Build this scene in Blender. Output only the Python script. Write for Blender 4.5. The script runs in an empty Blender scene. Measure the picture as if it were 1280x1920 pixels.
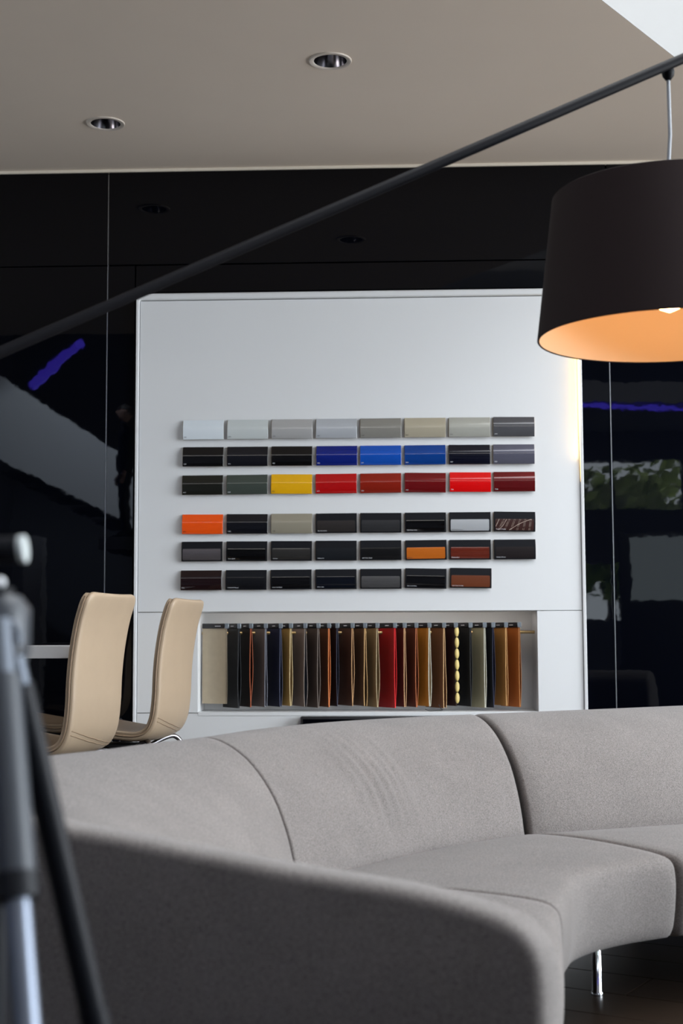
import bpy, bmesh, math, random
from mathutils import Vector, Matrix
random.seed(7)
S = bpy.context.scene
COL = S.collection
PI = math.pi

# ------------------------------------------------------------------ camera
CAM_H = 0.88
F_PX = 2667.0                                   # 50 mm lens on a 24 x 36 mm upright frame
YAW, PITCH, ROLL = math.radians(2.22), math.radians(5.0), math.radians(-0.218)
cam_d = bpy.data.cameras.new('camera')
cam = bpy.data.objects.new('camera', cam_d)
COL.objects.link(cam)
cam_d.sensor_fit = 'VERTICAL'
cam_d.sensor_height = 36.0
cam_d.lens = F_PX * 36.0 / 1920.0
cam_d.clip_start = 0.02
_f = Vector((-math.sin(YAW) * math.cos(PITCH), math.cos(YAW) * math.cos(PITCH), math.sin(PITCH)))
_r0 = Vector((math.cos(YAW), math.sin(YAW), 0))
_u0 = _r0.cross(_f)
_r = _r0 * math.cos(ROLL) + _u0 * math.sin(ROLL)
_u = _u0 * math.cos(ROLL) - _r0 * math.sin(ROLL)
CAMP = Vector((0, 0, CAM_H))
cam.matrix_world = Matrix(((_r.x, _u.x, -_f.x, 0), (_r.y, _u.y, -_f.y, 0), (_r.z, _u.z, -_f.z, CAM_H), (0, 0, 0, 1)))
cam_d.dof.use_dof = True
cam_d.dof.focus_distance = 5.2
cam_d.dof.aperture_fstop = 5.0
S.camera = cam


def ray(px, py):
    return _r * ((px - 640) / F_PX) + _u * ((960 - py) / F_PX) + _f


def at_y(px, py, Y):
    d = ray(px, py)
    return CAMP + d * (Y / d.y)


def at_z(px, py, z):
    d = ray(px, py)
    return CAMP + d * ((z - CAM_H) / d.z)


# ------------------------------------------------------------------ world, light, exposure
W = bpy.data.worlds.new('world')
S.world = W
W.use_nodes = True
bg = W.node_tree.nodes['Background']
bg.inputs['Color'].default_value = (0.80, 0.90, 1.0, 1)
bg.inputs['Strength'].default_value = 7.0


def area(name, loc, direction, sx, sy, power, color):
    d = bpy.data.lights.new(name, 'AREA')
    d.shape = 'RECTANGLE'
    d.size, d.size_y = sx, sy
    d.energy = power
    d.color = color
    o = bpy.data.objects.new(name, d)
    o.location = loc
    o.rotation_euler = Vector(direction).to_track_quat('-Z', 'Y').to_euler()
    COL.objects.link(o)
    return o


# daylight through the right and roof glazing of the hall, plus two added fills
area('daylight_side', (9.2, 1.9, 2.9), (-1, 0.12, -0.02), 7.6, 4.5, 590, (0.90, 0.95, 1.0))
area('fill_low', (7.4, 4.0, 0.45), (-0.28, 0.02, 1), 4.4, 1.6, 430, (1.0, 0.96, 0.92))  # added unseen upward fill, brightens the low ceiling and the niche
area('fill_left', (-6.2, 4.9, 2.4), (1, 0.06, 0), 3.0, 3.2, 75, (0.86, 0.93, 1.0))  # added unseen fill, lifts the left part of the display wall
area('daylight_roof', (2.2, 2.6, 5.9), (0, 0, -1), 4.0, 4.5, 330, (0.95, 0.97, 1.0))
# unseen strip added far behind, for highlight streaks on the sample boards
area('board_streak_light', (-0.4, -5.5, 5.5), (0, 1, -0.25), 5.6, 0.16, 24, (1.0, 0.96, 0.90))
S.view_settings.view_transform = 'Standard'
S.view_settings.look = 'None'
S.view_settings.exposure = 0.0
S.view_settings.gamma = 1.0
S.view_settings.use_curve_mapping = False
S.cycles.max_bounces = 8
S.cycles.sample_clamp_indirect = 6.0
S.cycles.use_denoising = True
S.cycles.caustics_reflective = False
S.cycles.caustics_refractive = False


# ------------------------------------------------------------------ materials
def srgb(r, g, b):
    def c(v):
        v /= 255.0
        return v / 12.92 if v <= 0.04045 else ((v + 0.055) / 1.055) ** 2.4
    return (c(r), c(g), c(b), 1.0)


def mat(name, col, rough=0.5, metal=0.0, coat=0.0, var=0.0, vscale=20.0, bump=0.0, bscale=200.0, bdist=0.002, spec=0.5,
        sheen=0.0, emit=None, estr=0.0, coat_rough=0.03, stretch=None):
    m = bpy.data.materials.new(name)
    m.use_nodes = True
    nt = m.node_tree
    p = nt.nodes['Principled BSDF']
    p.inputs['Base Color'].default_value = col
    p.inputs['Roughness'].default_value = rough
    p.inputs['Metallic'].default_value = metal
    p.inputs['Coat Weight'].default_value = coat
    p.inputs['Coat Roughness'].default_value = coat_rough
    p.inputs['Specular IOR Level'].default_value = spec
    p.inputs['Sheen Weight'].default_value = sheen
    if emit:
        p.inputs['Emission Color'].default_value = emit
        p.inputs['Emission Strength'].default_value = estr
    tc = nt.nodes.new('ShaderNodeTexCoord')
    vec = tc.outputs['Object']
    if stretch:
        mp = nt.nodes.new('ShaderNodeMapping')
        mp.inputs['Scale'].default_value = stretch
        nt.links.new(vec, mp.inputs['Vector'])
        vec = mp.outputs['Vector']
    if var > 0:
        n = nt.nodes.new('ShaderNodeTexNoise')
        n.inputs['Scale'].default_value = vscale
        n.inputs['Detail'].default_value = 4
        nt.links.new(vec, n.inputs['Vector'])
        mx = nt.nodes.new('ShaderNodeMix')
        mx.data_type = 'RGBA'
        mx.inputs[6].default_value = [c * (1 - var) for c in col[:3]] + [1]
        mx.inputs[7].default_value = [min(1, c * (1 + var)) for c in col[:3]] + [1]
        nt.links.new(n.outputs['Fac'], mx.inputs[0])
        nt.links.new(mx.outputs[2], p.inputs['Base Color'])
    if bump > 0:
        n2 = nt.nodes.new('ShaderNodeTexNoise')
        n2.inputs['Scale'].default_value = bscale
        n2.inputs['Detail'].default_value = 2
        nt.links.new(vec, n2.inputs['Vector'])
        b = nt.nodes.new('ShaderNodeBump')
        b.inputs['Strength'].default_value = bump
        b.inputs['Distance'].default_value = bdist
        nt.links.new(n2.outputs['Fac'], b.inputs['Height'])
        nt.links.new(b.outputs['Normal'], p.inputs['Normal'])
    return m


M = {}
M['ceiling'] = mat('taupe_plaster', (0.78, 0.685, 0.585, 1), 0.75, var=0.03, vscale=3, bump=0.05, bscale=60)
M['white'] = mat('white_lacquer', (0.70, 0.712, 0.722, 1), 0.42, var=0.01, vscale=4)
M['white_wall'] = mat('white_plaster', (0.82, 0.82, 0.81, 1), 0.7)
M['black_glass'] = mat('black_glass', (0.0008, 0.0012, 0.0028, 1), 0.015, bump=0.035, bscale=9.0, bdist=0.004, spec=0.26)
M['joint'] = mat('joint_black', (0.004, 0.004, 0.005, 1), 0.6)
M['alu_edge'] = mat('aluminium_edge', (0.35, 0.36, 0.38, 1), 0.35, metal=1.0)
M['cream_trim'] = mat('cream_trim', (0.72, 0.66, 0.56, 1), 0.6)
M['taupe_ring'] = mat('taupe_ring', (0.62, 0.56, 0.50, 1), 0.5)
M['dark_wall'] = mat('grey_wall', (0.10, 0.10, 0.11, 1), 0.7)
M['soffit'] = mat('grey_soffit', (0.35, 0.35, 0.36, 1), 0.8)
M['chrome'] = mat('chrome', (0.75, 0.75, 0.77, 1), 0.10, metal=1.0)
M['dark_chrome'] = mat('dark_chrome', (0.32, 0.31, 0.33, 1), 0.16, metal=1.0)
M['brass'] = mat('brass', (0.62, 0.45, 0.22, 1), 0.28, metal=1.0)
M['steel'] = mat('brushed_steel', (0.45, 0.48, 0.52, 1), 0.35, metal=1.0, bump=0.1, bscale=80, stretch=(1, 1, 20))
M['black_plastic'] = mat('black_plastic', (0.012, 0.012, 0.014, 1), 0.42)
M['rod'] = mat('graphite_rod', (0.006, 0.006, 0.008, 1), 0.5, spec=0.12)
M['leather_tan'] = mat('tan_leather', (0.42, 0.315, 0.215, 1), 0.48, var=0.05, vscale=14, bump=0.12, bscale=420, bdist=0.001)
M['leather_seam'] = mat('tan_leather_seam', (0.30, 0.21, 0.135, 1), 0.5)
M['cord'] = mat('grey_cord', (0.35, 0.37, 0.40, 1), 0.5)
M['bulb'] = mat('lit_bulb', (1, 0.8, 0.5, 1), 0.5, emit=(1.0, 0.62, 0.28, 1), estr=8)
M['led_warm'] = mat('warm_led', (1, 0.8, 0.5, 1), 0.5, emit=(1.0, 0.66, 0.27, 1), estr=2.2)
M['led_blue'] = mat('blue_led', (0.1, 0.1, 1, 1), 0.5, emit=(0.10, 0.06, 1.0, 1), estr=6.0)
M['shade_out'] = mat('dark_brown_shade_fabric', (0.018, 0.0095, 0.0095, 1), 0.75, var=0.12, vscale=220, bump=0.15, bscale=700, bdist=0.0006, spec=0.25)
M['shade_in'] = mat('cream_shade_lining', (0.78, 0.60, 0.42, 1), 0.7)
M['anthracite'] = mat('anthracite_board', (0.006, 0.0065, 0.009, 1), 0.7, spec=0.15)
M['mdf'] = mat('mdf_edge', (0.50, 0.43, 0.34, 1), 0.8)
M['print_white'] = mat('print_white', (0.62, 0.64, 0.68, 1), 0.6)
M['print_black'] = mat('print_black', (0.02, 0.02, 0.02, 1), 0.6)
M['clip'] = mat('zinc_clip', (0.36, 0.41, 0.46, 1), 0.34, metal=0.85)
M['header'] = mat('black_header', (0.010, 0.010, 0.013, 1), 0.4)
M['tripod_sleeve'] = mat('slate_tripod_sleeve', (0.030, 0.036, 0.046, 1), 0.4)
M['tripod_grey'] = mat('grey_tripod_metal', (0.11, 0.125, 0.15, 1), 0.45, metal=0.7)
M['tripod_black'] = mat('black_tripod_leg', (0.005, 0.006, 0.009, 1), 0.45, spec=0.2)
M['foliage'] = mat('foliage', (0.26, 0.34, 0.05, 1), 0.6, var=0.5, vscale=3)
M['bark'] = mat('bark', (0.06, 0.045, 0.03, 1), 0.9)


def fabric_mat():
    m = mat('grey_wool_fabric', (0.20, 0.19, 0.187, 1), 0.88, sheen=0.12)
    nt = m.node_tree
    p = nt.nodes['Principled BSDF']
    tc = nt.nodes.new('ShaderNodeTexCoord')
    n1 = nt.nodes.new('ShaderNodeTexNoise'); n1.inputs['Scale'].default_value = 330; n1.inputs['Detail'].default_value = 2
    n2 = nt.nodes.new('ShaderNodeTexNoise'); n2.inputs['Scale'].default_value = 7; n2.inputs['Detail'].default_value = 3
    mp = nt.nodes.new('ShaderNodeMapping'); mp.inputs['Rotation'].default_value = (0.3, 0.4, 0.7); mp.inputs['Scale'].default_value = (1, 1, 2.2)
    nt.links.new(tc.outputs['Object'], mp.inputs['Vector'])
    nt.links.new(mp.outputs['Vector'], n1.inputs['Vector'])
    nt.links.new(tc.outputs['Object'], n2.inputs['Vector'])
    r1 = nt.nodes.new('ShaderNodeValToRGB')
    r1.color_ramp.elements[0].position = 0.32; r1.color_ramp.elements[0].color = (0.105, 0.093, 0.088, 1)
    r1.color_ramp.elements[1].position = 0.70; r1.color_ramp.elements[1].color = (0.285, 0.257, 0.242, 1)
    nt.links.new(n1.outputs['Fac'], r1.inputs['Fac'])
    mx = nt.nodes.new('ShaderNodeMix'); mx.data_type = 'RGBA'; mx.blend_type = 'MULTIPLY'; mx.inputs[0].default_value = 0.30
    nt.links.new(r1.outputs['Color'], mx.inputs[6]); nt.links.new(n2.outputs['Fac'], mx.inputs[7])
    nt.links.new(mx.outputs[2], p.inputs['Base Color'])
    b = nt.nodes.new('ShaderNodeBump'); b.inputs['Strength'].default_value = 0.45; b.inputs['Distance'].default_value = 0.0015
    nt.links.new(n1.outputs['Fac'], b.inputs['Height']); nt.links.new(b.outputs['Normal'], p.inputs['Normal'])
    return m


M['fabric'] = fabric_mat()
M['piping_grey'] = mat('grey_piping', (0.06, 0.055, 0.055, 1), 0.9)


def wood_floor(i):
    k = 0.8 + 0.13 * i
    return mat('dark_oak_%s' % 'abcd'[i], (0.020 * k, 0.0125 * k, 0.008 * k, 1), 0.34, var=0.45, vscale=6, bump=0.12, bscale=30,
               bdist=0.001, stretch=(0.6, 9, 9))


FLOORM = [wood_floor(i) for i in range(4)]


# ------------------------------------------------------------------ mesh helpers
def link(name, me, parent=None):
    o = bpy.data.objects.new(name, me)
    COL.objects.link(o)
    if parent is not None:
        o.parent = parent
    return o


def finish(bm, name, m, parent=None, smooth=False, loc=None):
    bmesh.ops.recalc_face_normals(bm, faces=bm.faces)
    me = bpy.data.meshes.new(name)
    bm.to_mesh(me)
    bm.free()
    me.materials.append(m)
    if smooth:
        for p in me.polygons:
            p.use_smooth = True
    o = link(name, me, parent)
    if loc is not None:
        o.location = loc
    return o


def smooth_angle(o, deg=35):
    """shade smooth, sharp edges above the angle"""
    me = o.data
    bm = bmesh.new(); bm.from_mesh(me)
    for f in bm.faces:
        f.smooth = True
    for e in bm.edges:
        if len(e.link_faces) == 2 and e.calc_face_angle(0) > math.radians(deg):
            e.smooth = False
    bm.to_mesh(me); bm.free()
    return o


def empty(name, label=None, cat=None, loc=(0, 0, 0), rotz=0.0, group=None):
    o = bpy.data.objects.new(name, None)
    o.empty_display_size = 0.1
    o.location = loc
    o.rotation_euler = (0, 0, rotz)
    COL.objects.link(o)
    tag(o, label, cat, group)
    return o


def tag(o, label=None, cat=None, group=None, kind=None):
    if label: o['label'] = label
    if cat: o['category'] = cat
    if group: o['group'] = group
    if kind: o['kind'] = kind
    return o


def box_bm(bm, x0, x1, y0, y1, z0, z1):
    v = [bm.verts.new(c) for c in ((x0, y0, z0), (x1, y0, z0), (x1, y1, z0), (x0, y1, z0), (x0, y0, z1), (x1, y0, z1), (x1, y1, z1), (x0, y1, z1))]
    fs = [(0, 3, 2, 1), (4, 5, 6, 7), (0, 1, 5, 4), (1, 2, 6, 5), (2, 3, 7, 6), (3, 0, 4, 7)]
    return [bm.faces.new([v[i] for i in f]) for f in fs]


def box(name, x0, x1, y0, y1, z0, z1, m, parent=None, bev=0.0, seg=2):
    bm = bmesh.new()
    box_bm(bm, x0, x1, y0, y1, z0, z1)
    if bev > 0:
        bmesh.ops.bevel(bm, geom=bm.edges[:], offset=bev, segments=seg, profile=0.5, affect='EDGES')
    o = finish(bm, name, m, parent)
    if bev > 0:
        smooth_angle(o, 40)
    return o


def prism(name, poly, z0, z1, m, parent=None, bev=0.0):
    """extrude an XY polygon from z0 to z1"""
    bm = bmesh.new()
    a = [bm.verts.new((x, y, z0)) for x, y in poly]
    b = [bm.verts.new((x, y, z1)) for x, y in poly]
    n = len(poly)
    bm.faces.new(a[::-1]); bm.faces.new(b)
    for i in range(n):
        bm.faces.new((a[i], a[(i + 1) % n], b[(i + 1) % n], b[i]))
    if bev > 0:
        bmesh.ops.bevel(bm, geom=bm.edges[:], offset=bev, segments=2, profile=0.5, affect='EDGES')
    return finish(bm, name, m, parent)


def tube_bm(bm, pts, r, n=12, cap=True, radii=None):
    pts = [Vector(p) for p in pts]
    rings = []
    up = None
    for i, p in enumerate(pts):
        t = (pts[min(i + 1, len(pts) - 1)] - pts[max(i - 1, 0)]).normalized()
        if up is None:
            up = t.orthogonal().normalized()
        up = (up - t * up.dot(t))
        up = up.normalized() if up.length > 1e-6 else t.orthogonal().normalized()
        sd = t.cross(up)
        rr = radii[i] if radii else r
        rings.append([bm.verts.new(p + (up * math.cos(2 * PI * k / n) + sd * math.sin(2 * PI * k / n)) * rr) for k in range(n)])
    for a, b in zip(rings, rings[1:]):
        for k in range(n):
            bm.faces.new((a[k], a[(k + 1) % n], b[(k + 1) % n], b[k]))
    if cap:
        bm.faces.new(rings[0][::-1]); bm.faces.new(rings[-1])


def tube(name, pts, r, m, parent=None, n=12, radii=None):
    bm = bmesh.new()
    tube_bm(bm, pts, r, n, True, radii)
    o = finish(bm, name, m, parent)
    return smooth_angle(o, 50)


def lathe(name, prof, m, parent=None, n=48, loc=(0, 0, 0), closed=False):
    """revolve (r, z) points about local Z"""
    bm = bmesh.new()
    rings = []
    for r, z in prof:
        rings.append([bm.verts.new((r * math.cos(2 * PI * k / n), r * math.sin(2 * PI * k / n), z)) for k in range(n)] if r > 1e-6 else [bm.verts.new((0, 0, z))])
    pairs = list(zip(rings, rings[1:]))
    if closed: pairs.append((rings[-1], rings[0]))
    for a, b in pairs:
        for k in range(n):
            q = [a[k % len(a)], a[(k + 1) % len(a)], b[(k + 1) % len(b)], b[k % len(b)]]
            u = []
            for v in q:
                if v not in u: u.append(v)
            if len(u) > 2: bm.faces.new(u)
    o = finish(bm, name, m, parent, loc=loc)
    return smooth_angle(o, 40)


def catmull(P, n, closed=False):
    P = [Vector(p) for p in P]
    out = []
    N = len(P)
    segs = N if closed else N - 1
    for i in range(segs):
        if closed:
            p0, p1, p2, p3 = P[(i - 1) % N], P[i], P[(i + 1) % N], P[(i + 2) % N]
        else:
            p1, p2 = P[i], P[i + 1]
            p0 = P[i - 1] if i > 0 else p1 * 2 - p2
            p3 = P[i + 2] if i + 2 < N else p2 * 2 - p1
        for k in range(n):
            t = k / n
            out.append(0.5 * ((2 * p1) + (p2 - p0) * t + (2 * p0 - 5 * p1 + 4 * p2 - p3) * t * t + (3 * p1 - p0 - 3 * p2 + p3) * t ** 3))
    if not closed:
        out.append(P[-1].copy())
    return out


def mesh_from_curve(cu, m):
    o = bpy.data.objects.new('tmp', cu)
    COL.objects.link(o)
    dg = bpy.context.evaluated_depsgraph_get()
    me = bpy.data.meshes.new_from_object(o.evaluated_get(dg))
    bpy.data.objects.remove(o)
    me.materials.clear()
    me.materials.append(m)
    return me


_txt = {}


def text_mesh(s, size, m):
    """flat lettering in the local XZ plane, facing -Y, lower-left at the origin"""
    key = (s, size, m.name)
    if key not in _txt:
        cu = bpy.data.curves.new('txt', 'FONT')
        cu.body = s
        cu.size = size
        cu.resolution_u = 2
        me = mesh_from_curve(cu, m)
        me.transform(Matrix.Rotation(PI / 2, 4, 'X'))
        _txt[key] = me
    return _txt[key]


# ================================================================== THE ROOM
WY = 7.20                                        # face of the black wall
HC = at_y(640, 312, WY).z                        # low ceiling height
ATR = 6.0                                        # hall ceiling height
e0, e1 = at_z(1127, 0, HC), at_z(1265, 108, HC)  # edge of the low ceiling in plan
ed = (e1 - e0).normalized()


def edge_at_y(y):
    return e0 + ed * ((y - e0.y) / ed.y)


XL, XR, YB = -6.4, 9.5, -9.0
pA, pB = edge_at_y(WY + 0.1), edge_at_y(-3.0)
# low ceiling with holes for the downlights
dl_px = [(619, 113.5), (198, 231)]
DL = [at_z(x, y, HC) for x, y in dl_px]
DLR = 0.072
CE = 3.2                                         # the low ceiling stops here on the left


def ceiling_mesh():
    from mathutils.geometry import delaunay_2d_cdt
    outer = [(XL, CE), (edge_at_y(CE).x, CE)]
    outer += [(pA.x, WY + 0.1), (XL, WY + 0.1)]
    verts = [Vector(p) for p in outer]
    faces = [list(range(len(verts)))]
    loops = []
    for d in DL:
        k0 = len(verts)
        n = 40
        verts += [Vector((d.x + DLR * math.cos(2 * PI * k / n), d.y + DLR * math.sin(2 * PI * k / n))) for k in range(n)]
        loops.append(list(range(k0, k0 + n)))
    edges = []
    for lp in faces + loops:
        edges += [(lp[i], lp[(i + 1) % len(lp)]) for i in range(len(lp))]
    vs, es, fs, _, _, _ = delaunay_2d_cdt(verts, edges, [], 1, 1e-6)
    bm = bmesh.new()
    bv = [bm.verts.new((v.x, v.y, HC)) for v in vs]
    for f in fs:
        c = sum((vs[i] for i in f), Vector((0, 0))) / len(f)
        if any((c - Vector((d.x, d.y))).length < DLR * 0.98 for d in DL):
            continue
        bm.faces.new([bv[i] for i in f])
    return bm, outer


cbm, couter = ceiling_mesh()
for f in cbm.faces:
    f.normal_update()
    if f.normal.z > 0: f.normal_flip()
cme = bpy.data.meshes.new('ceiling'); cbm.to_mesh(cme); cbm.free()
cme.materials.append(M['ceiling'])
ceil = link('ceiling', cme)
tag(ceil, kind='structure')
# white upstand along the free edge of the low ceiling, rising through the hall
nrm = Vector((ed.y, -ed.x))
q0, q1 = Vector((edge_at_y(CE).x, CE)), Vector((pA.x, pA.y))
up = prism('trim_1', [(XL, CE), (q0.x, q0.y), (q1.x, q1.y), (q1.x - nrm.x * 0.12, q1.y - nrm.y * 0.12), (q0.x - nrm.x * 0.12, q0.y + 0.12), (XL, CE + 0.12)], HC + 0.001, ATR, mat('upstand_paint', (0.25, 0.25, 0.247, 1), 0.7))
tag(up, kind='structure')
tag(prism('ceiling_hall', [(XL, YB), (XR, YB), (XR, WY + 0.2), (XL, WY + 0.2)], ATR, ATR + 0.1, M['white_wall']), kind='structure')
# cream shadow-gap bead where the ceiling meets the black wall
tag(box('trim_2', XL, pA.x + 0.3, WY - 0.012, WY + 0.02, HC - 0.014, HC + 0.002, M['cream_trim']), kind='structure')

# side and rear walls of the hall (seen only as reflections in the black wall)
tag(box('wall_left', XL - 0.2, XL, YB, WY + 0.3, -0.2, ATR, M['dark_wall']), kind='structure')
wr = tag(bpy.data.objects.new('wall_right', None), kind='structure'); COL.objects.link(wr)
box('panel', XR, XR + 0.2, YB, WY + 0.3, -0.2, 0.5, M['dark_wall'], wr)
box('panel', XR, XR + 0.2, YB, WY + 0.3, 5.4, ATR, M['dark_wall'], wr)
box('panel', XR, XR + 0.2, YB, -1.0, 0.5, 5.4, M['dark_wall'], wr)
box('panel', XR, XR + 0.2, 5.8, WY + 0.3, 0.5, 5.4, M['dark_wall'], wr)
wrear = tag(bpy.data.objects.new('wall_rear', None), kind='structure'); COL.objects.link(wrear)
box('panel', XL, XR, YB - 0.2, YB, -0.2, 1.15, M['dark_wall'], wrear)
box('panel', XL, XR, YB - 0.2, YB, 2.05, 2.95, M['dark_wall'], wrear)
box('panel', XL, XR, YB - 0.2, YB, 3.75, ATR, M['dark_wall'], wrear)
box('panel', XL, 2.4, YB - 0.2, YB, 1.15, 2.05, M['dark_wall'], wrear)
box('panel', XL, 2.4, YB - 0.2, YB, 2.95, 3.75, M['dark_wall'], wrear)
glass = bpy.data.materials.new('window_glass'); glass.use_nodes = True
_nt = glass.node_tree; _nt.nodes.clear()
_o = _nt.nodes.new('ShaderNodeOutputMaterial'); _mx = _nt.nodes.new('ShaderNodeMixShader'); _t = _nt.nodes.new('ShaderNodeBsdfTransparent'); _g = _nt.nodes.new('ShaderNodeBsdfGlossy')
_g.inputs['Roughness'].default_value = 0.0; _mx.inputs[0].default_value = 0.06
_nt.links.new(_t.outputs[0], _mx.inputs[1]); _nt.links.new(_g.outputs[0], _mx.inputs[2]); _nt.links.new(_mx.outputs[0], _o.inputs[0])
for wi, (z0, z1) in enumerate(((1.15, 2.05), (2.95, 3.75))):
    w = tag(bpy.data.objects.new('window_%d' % (wi + 1), None), kind='structure'); COL.objects.link(w)
    for k in range(5):
        x = 2.4 + k * 1.15
        box('mullion', x - 0.03, x + 0.03, YB - 0.12, YB - 0.02, z0, z1, M['black_plastic'], w)
        if k < 4:
            box('pane', x + 0.03, x + 1.12, YB - 0.08, YB - 0.07, z0, z1, glass, w)
# soffit with blue light line at the back of the hall
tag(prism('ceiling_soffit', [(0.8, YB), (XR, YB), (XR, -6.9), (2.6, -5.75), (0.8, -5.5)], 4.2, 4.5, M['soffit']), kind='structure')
lb = tube('light_line', [(2.2, -5.70, 4.15), (2.7, -5.80, 4.15), (4.3, -6.25, 4.15), (6.9, -6.95, 4.15)], 0.03, M['led_blue'], None, 8)
tag(lb, 'blue light line reflected at the right in the black wall', 'light strip')
lb2 = tube('light_line', [(-3.55, -1.3, 4.18), (-4.05, -2.3, 4.18), (-4.7, -3.7, 4.14)], 0.06, M['led_blue'], None, 8)
tag(lb2, 'blue light line reflected at the left in the black wall', 'light strip')
# stair with a solid white balustrade
st = tag(bpy.data.objects.new('wall_stair', None), kind='structure'); COL.objects.link(st)
bm = bmesh.new()
sv = [(x - 0.62, z) for x, z in ((-5.4, 4.86), (-3.2, 3.42), (-2.75, 3.12), (-2.75, 2.2), (-3.2, 2.5), (-5.4, 3.62))]
a_ = [bm.verts.new((x, -5.0, z)) for x, z in sv]; b_ = [bm.verts.new((x, -5.15, z)) for x, z in sv]
bm.faces.new(a_); bm.faces.new(b_[::-1])
for i in range(6): bm.faces.new((a_[i], b_[i], b_[(i + 1) % 6], a_[(i + 1) % 6]))
finish(bm, 'balustrade', M['white_wall'], st)
for k in range(7):
    box('stair_step', -5.5 + k * 0.32, -5.15 + k * 0.32, -6.3, -5.16, 3.15 - k * 0.17, 3.20 - k * 0.17, M['dark_wall'], st)
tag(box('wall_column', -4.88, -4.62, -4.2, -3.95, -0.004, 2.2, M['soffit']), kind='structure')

sp = bpy.data.lights.new('balustrade_fill', 'SPOT'); sp.energy = 2900; sp.spot_size = math.radians(50); sp.spot_blend = 0.6; sp.shadow_soft_size = 0.04; sp.color = (0.72, 0.84, 1.0)  # unseen spot added to brighten the balustrade's reflection
spo = bpy.data.objects.new('balustrade_fill', sp); COL.objects.link(spo); spo.location = (-3.4, -2.2, 5.9)
spo.rotation_euler = (Vector((-4.7, -5.0, 3.2)) - spo.location).to_track_quat('-Z', 'Y').to_euler()

# landing and a person standing on it, seen dimly in the black glass
LZ = 2.12
box('landing', -3.72, -1.2, -4.9, -3.2, LZ - 0.15, LZ, M['dark_wall'], st)
box('landing_post', -2.3, -2.2, -4.8, -4.7, -0.01, LZ - 0.15, M['dark_wall'], st)


def skin_figure(name, pts, edges, m, parent, sub=2):
    me = bpy.data.meshes.new(name)
    me.from_pydata([p[:3] for p in pts], edges, [])
    o = link(name, me)
    sk = o.modifiers.new('skin', 'SKIN')
    sk.use_smooth_shade = True
    for v, p in zip(me.skin_vertices[0].data, pts):
        v.radius = p[3] if isinstance(p[3], tuple) else (p[3], p[3])
    me.skin_vertices[0].data[0].use_root = True
    o.modifiers.new('sub', 'SUBSURF').levels = sub
    dg = bpy.context.evaluated_depsgraph_get()
    m2 = bpy.data.meshes.new_from_object(o.evaluated_get(dg))
    bpy.data.objects.remove(o)
    m2.materials.clear(); m2.materials.append(m)
    return link(name, m2, parent)


man = empty('person', 'person in a dark suit standing upstairs, reflected in the narrow black panel', 'person', (-3.47, -3.6, LZ), math.radians(70))
cloth_m = mat('dark_suit', (0.010, 0.011, 0.016, 1), 0.8)
skin_m = mat('skin', (0.42, 0.26, 0.19, 1), 0.55)
hair_m = mat('dark_hair', (0.02, 0.014, 0.01, 1), 0.6)
P_ = [(0, 0, .92, (.15, .11)), (0, .01, 1.10, (.145, .105)), (0, .0, 1.28, (.17, .115)), (0, -.01, 1.42, (.15, .09)), (0, 0, 1.47, (.07, .07)), (0, .005, 1.53, (.055, .055))]
E_ = [(0, 1), (1, 2), (2, 3), (3, 4), (4, 5)]
for sg in (-1, 1):
    k = len(P_)
    P_ += [(.10 * sg, 0, .84, .095), (.11 * sg, .015, .50, .066), (.115 * sg, -.01, .10, .046), (.12 * sg, .10, .035, .038), (.125 * sg, .17, .03, .03)]
    E_ += [(0, k), (k, k + 1), (k + 1, k + 2), (k + 2, k + 3), (k + 3, k + 4)]
    k = len(P_)
    P_ += [(.20 * sg, -.01, 1.40, .062), (.245 * sg, -.02, 1.12, .046), (.235 * sg, .05, .87, .034)]
    E_ += [(3, k), (k, k + 1), (k + 1, k + 2)]
skin_figure('body', P_, E_, cloth_m, man)
for sg in (-1, 1):
    hp = [(.235 * sg, .05, .875, .028), (.232 * sg, .065, .82, .034), (.23 * sg, .075, .785, .030)]
    he = [(0, 1), (1, 2)]
    for q, (dy, l) in enumerate(((-.024, .060), (-.008, .070), (.008, .066), (.022, .052))):
        k = len(hp)
        hp += [(.229 * sg, .077 + dy, .775, .0095), (.226 * sg, .082 + dy, .775 - l * .55, .009), (.218 * sg, .080 + dy, .775 - l, .0075)]
        he += [(2, k), (k, k + 1), (k + 1, k + 2)]
    k = len(hp)
    hp += [(.222 * sg, .105, .82, .011), (.215 * sg, .115, .785, .009)]
    he += [(1, k), (k, k + 1)]
    skin_figure('hand', hp, he, skin_m, man, 1)
bm = bmesh.new()
bmesh.ops.create_uvsphere(bm, u_segments=24, v_segments=16, radius=1)
for v in bm.verts:
    x, y, z = v.co
    w = 0.078 * (1 - 0.22 * max(0, -z)); d_ = 0.098
    ny = y * d_ + (0.012 if z < -.3 and y > 0 else 0)
    if y > .75 and abs(x) < .25 and -.35 < z < .1: ny += 0.020 * (1 - abs(x) / .25)
    if y > .6 and .05 < z < .25 and .2 < abs(x) < .6: ny -= 0.010
    if y > .7 and abs(z + .5) < .07: ny -= .004
    v.co = (x * w, ny + .01, 1.63 + z * 0.118)
finish(bm, 'head', skin_m, man, smooth=True)
for sg in (-1, 1):
    bm = bmesh.new(); bmesh.ops.create_uvsphere(bm, u_segments=10, v_segments=8, radius=1)
    bmesh.ops.scale(bm, vec=(.010, .018, .032), verts=bm.verts); bmesh.ops.translate(bm, vec=(.079 * sg, .0, 1.625), verts=bm.verts)
    finish(bm, 'ear', skin_m, man, smooth=True)
    bm = bmesh.new(); bmesh.ops.create_uvsphere(bm, u_segments=10, v_segments=8, radius=.011)
    bmesh.ops.translate(bm, vec=(.031 * sg, .090, 1.646), verts=bm.verts)
    finish(bm, 'eye', hair_m, man, smooth=True)
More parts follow.
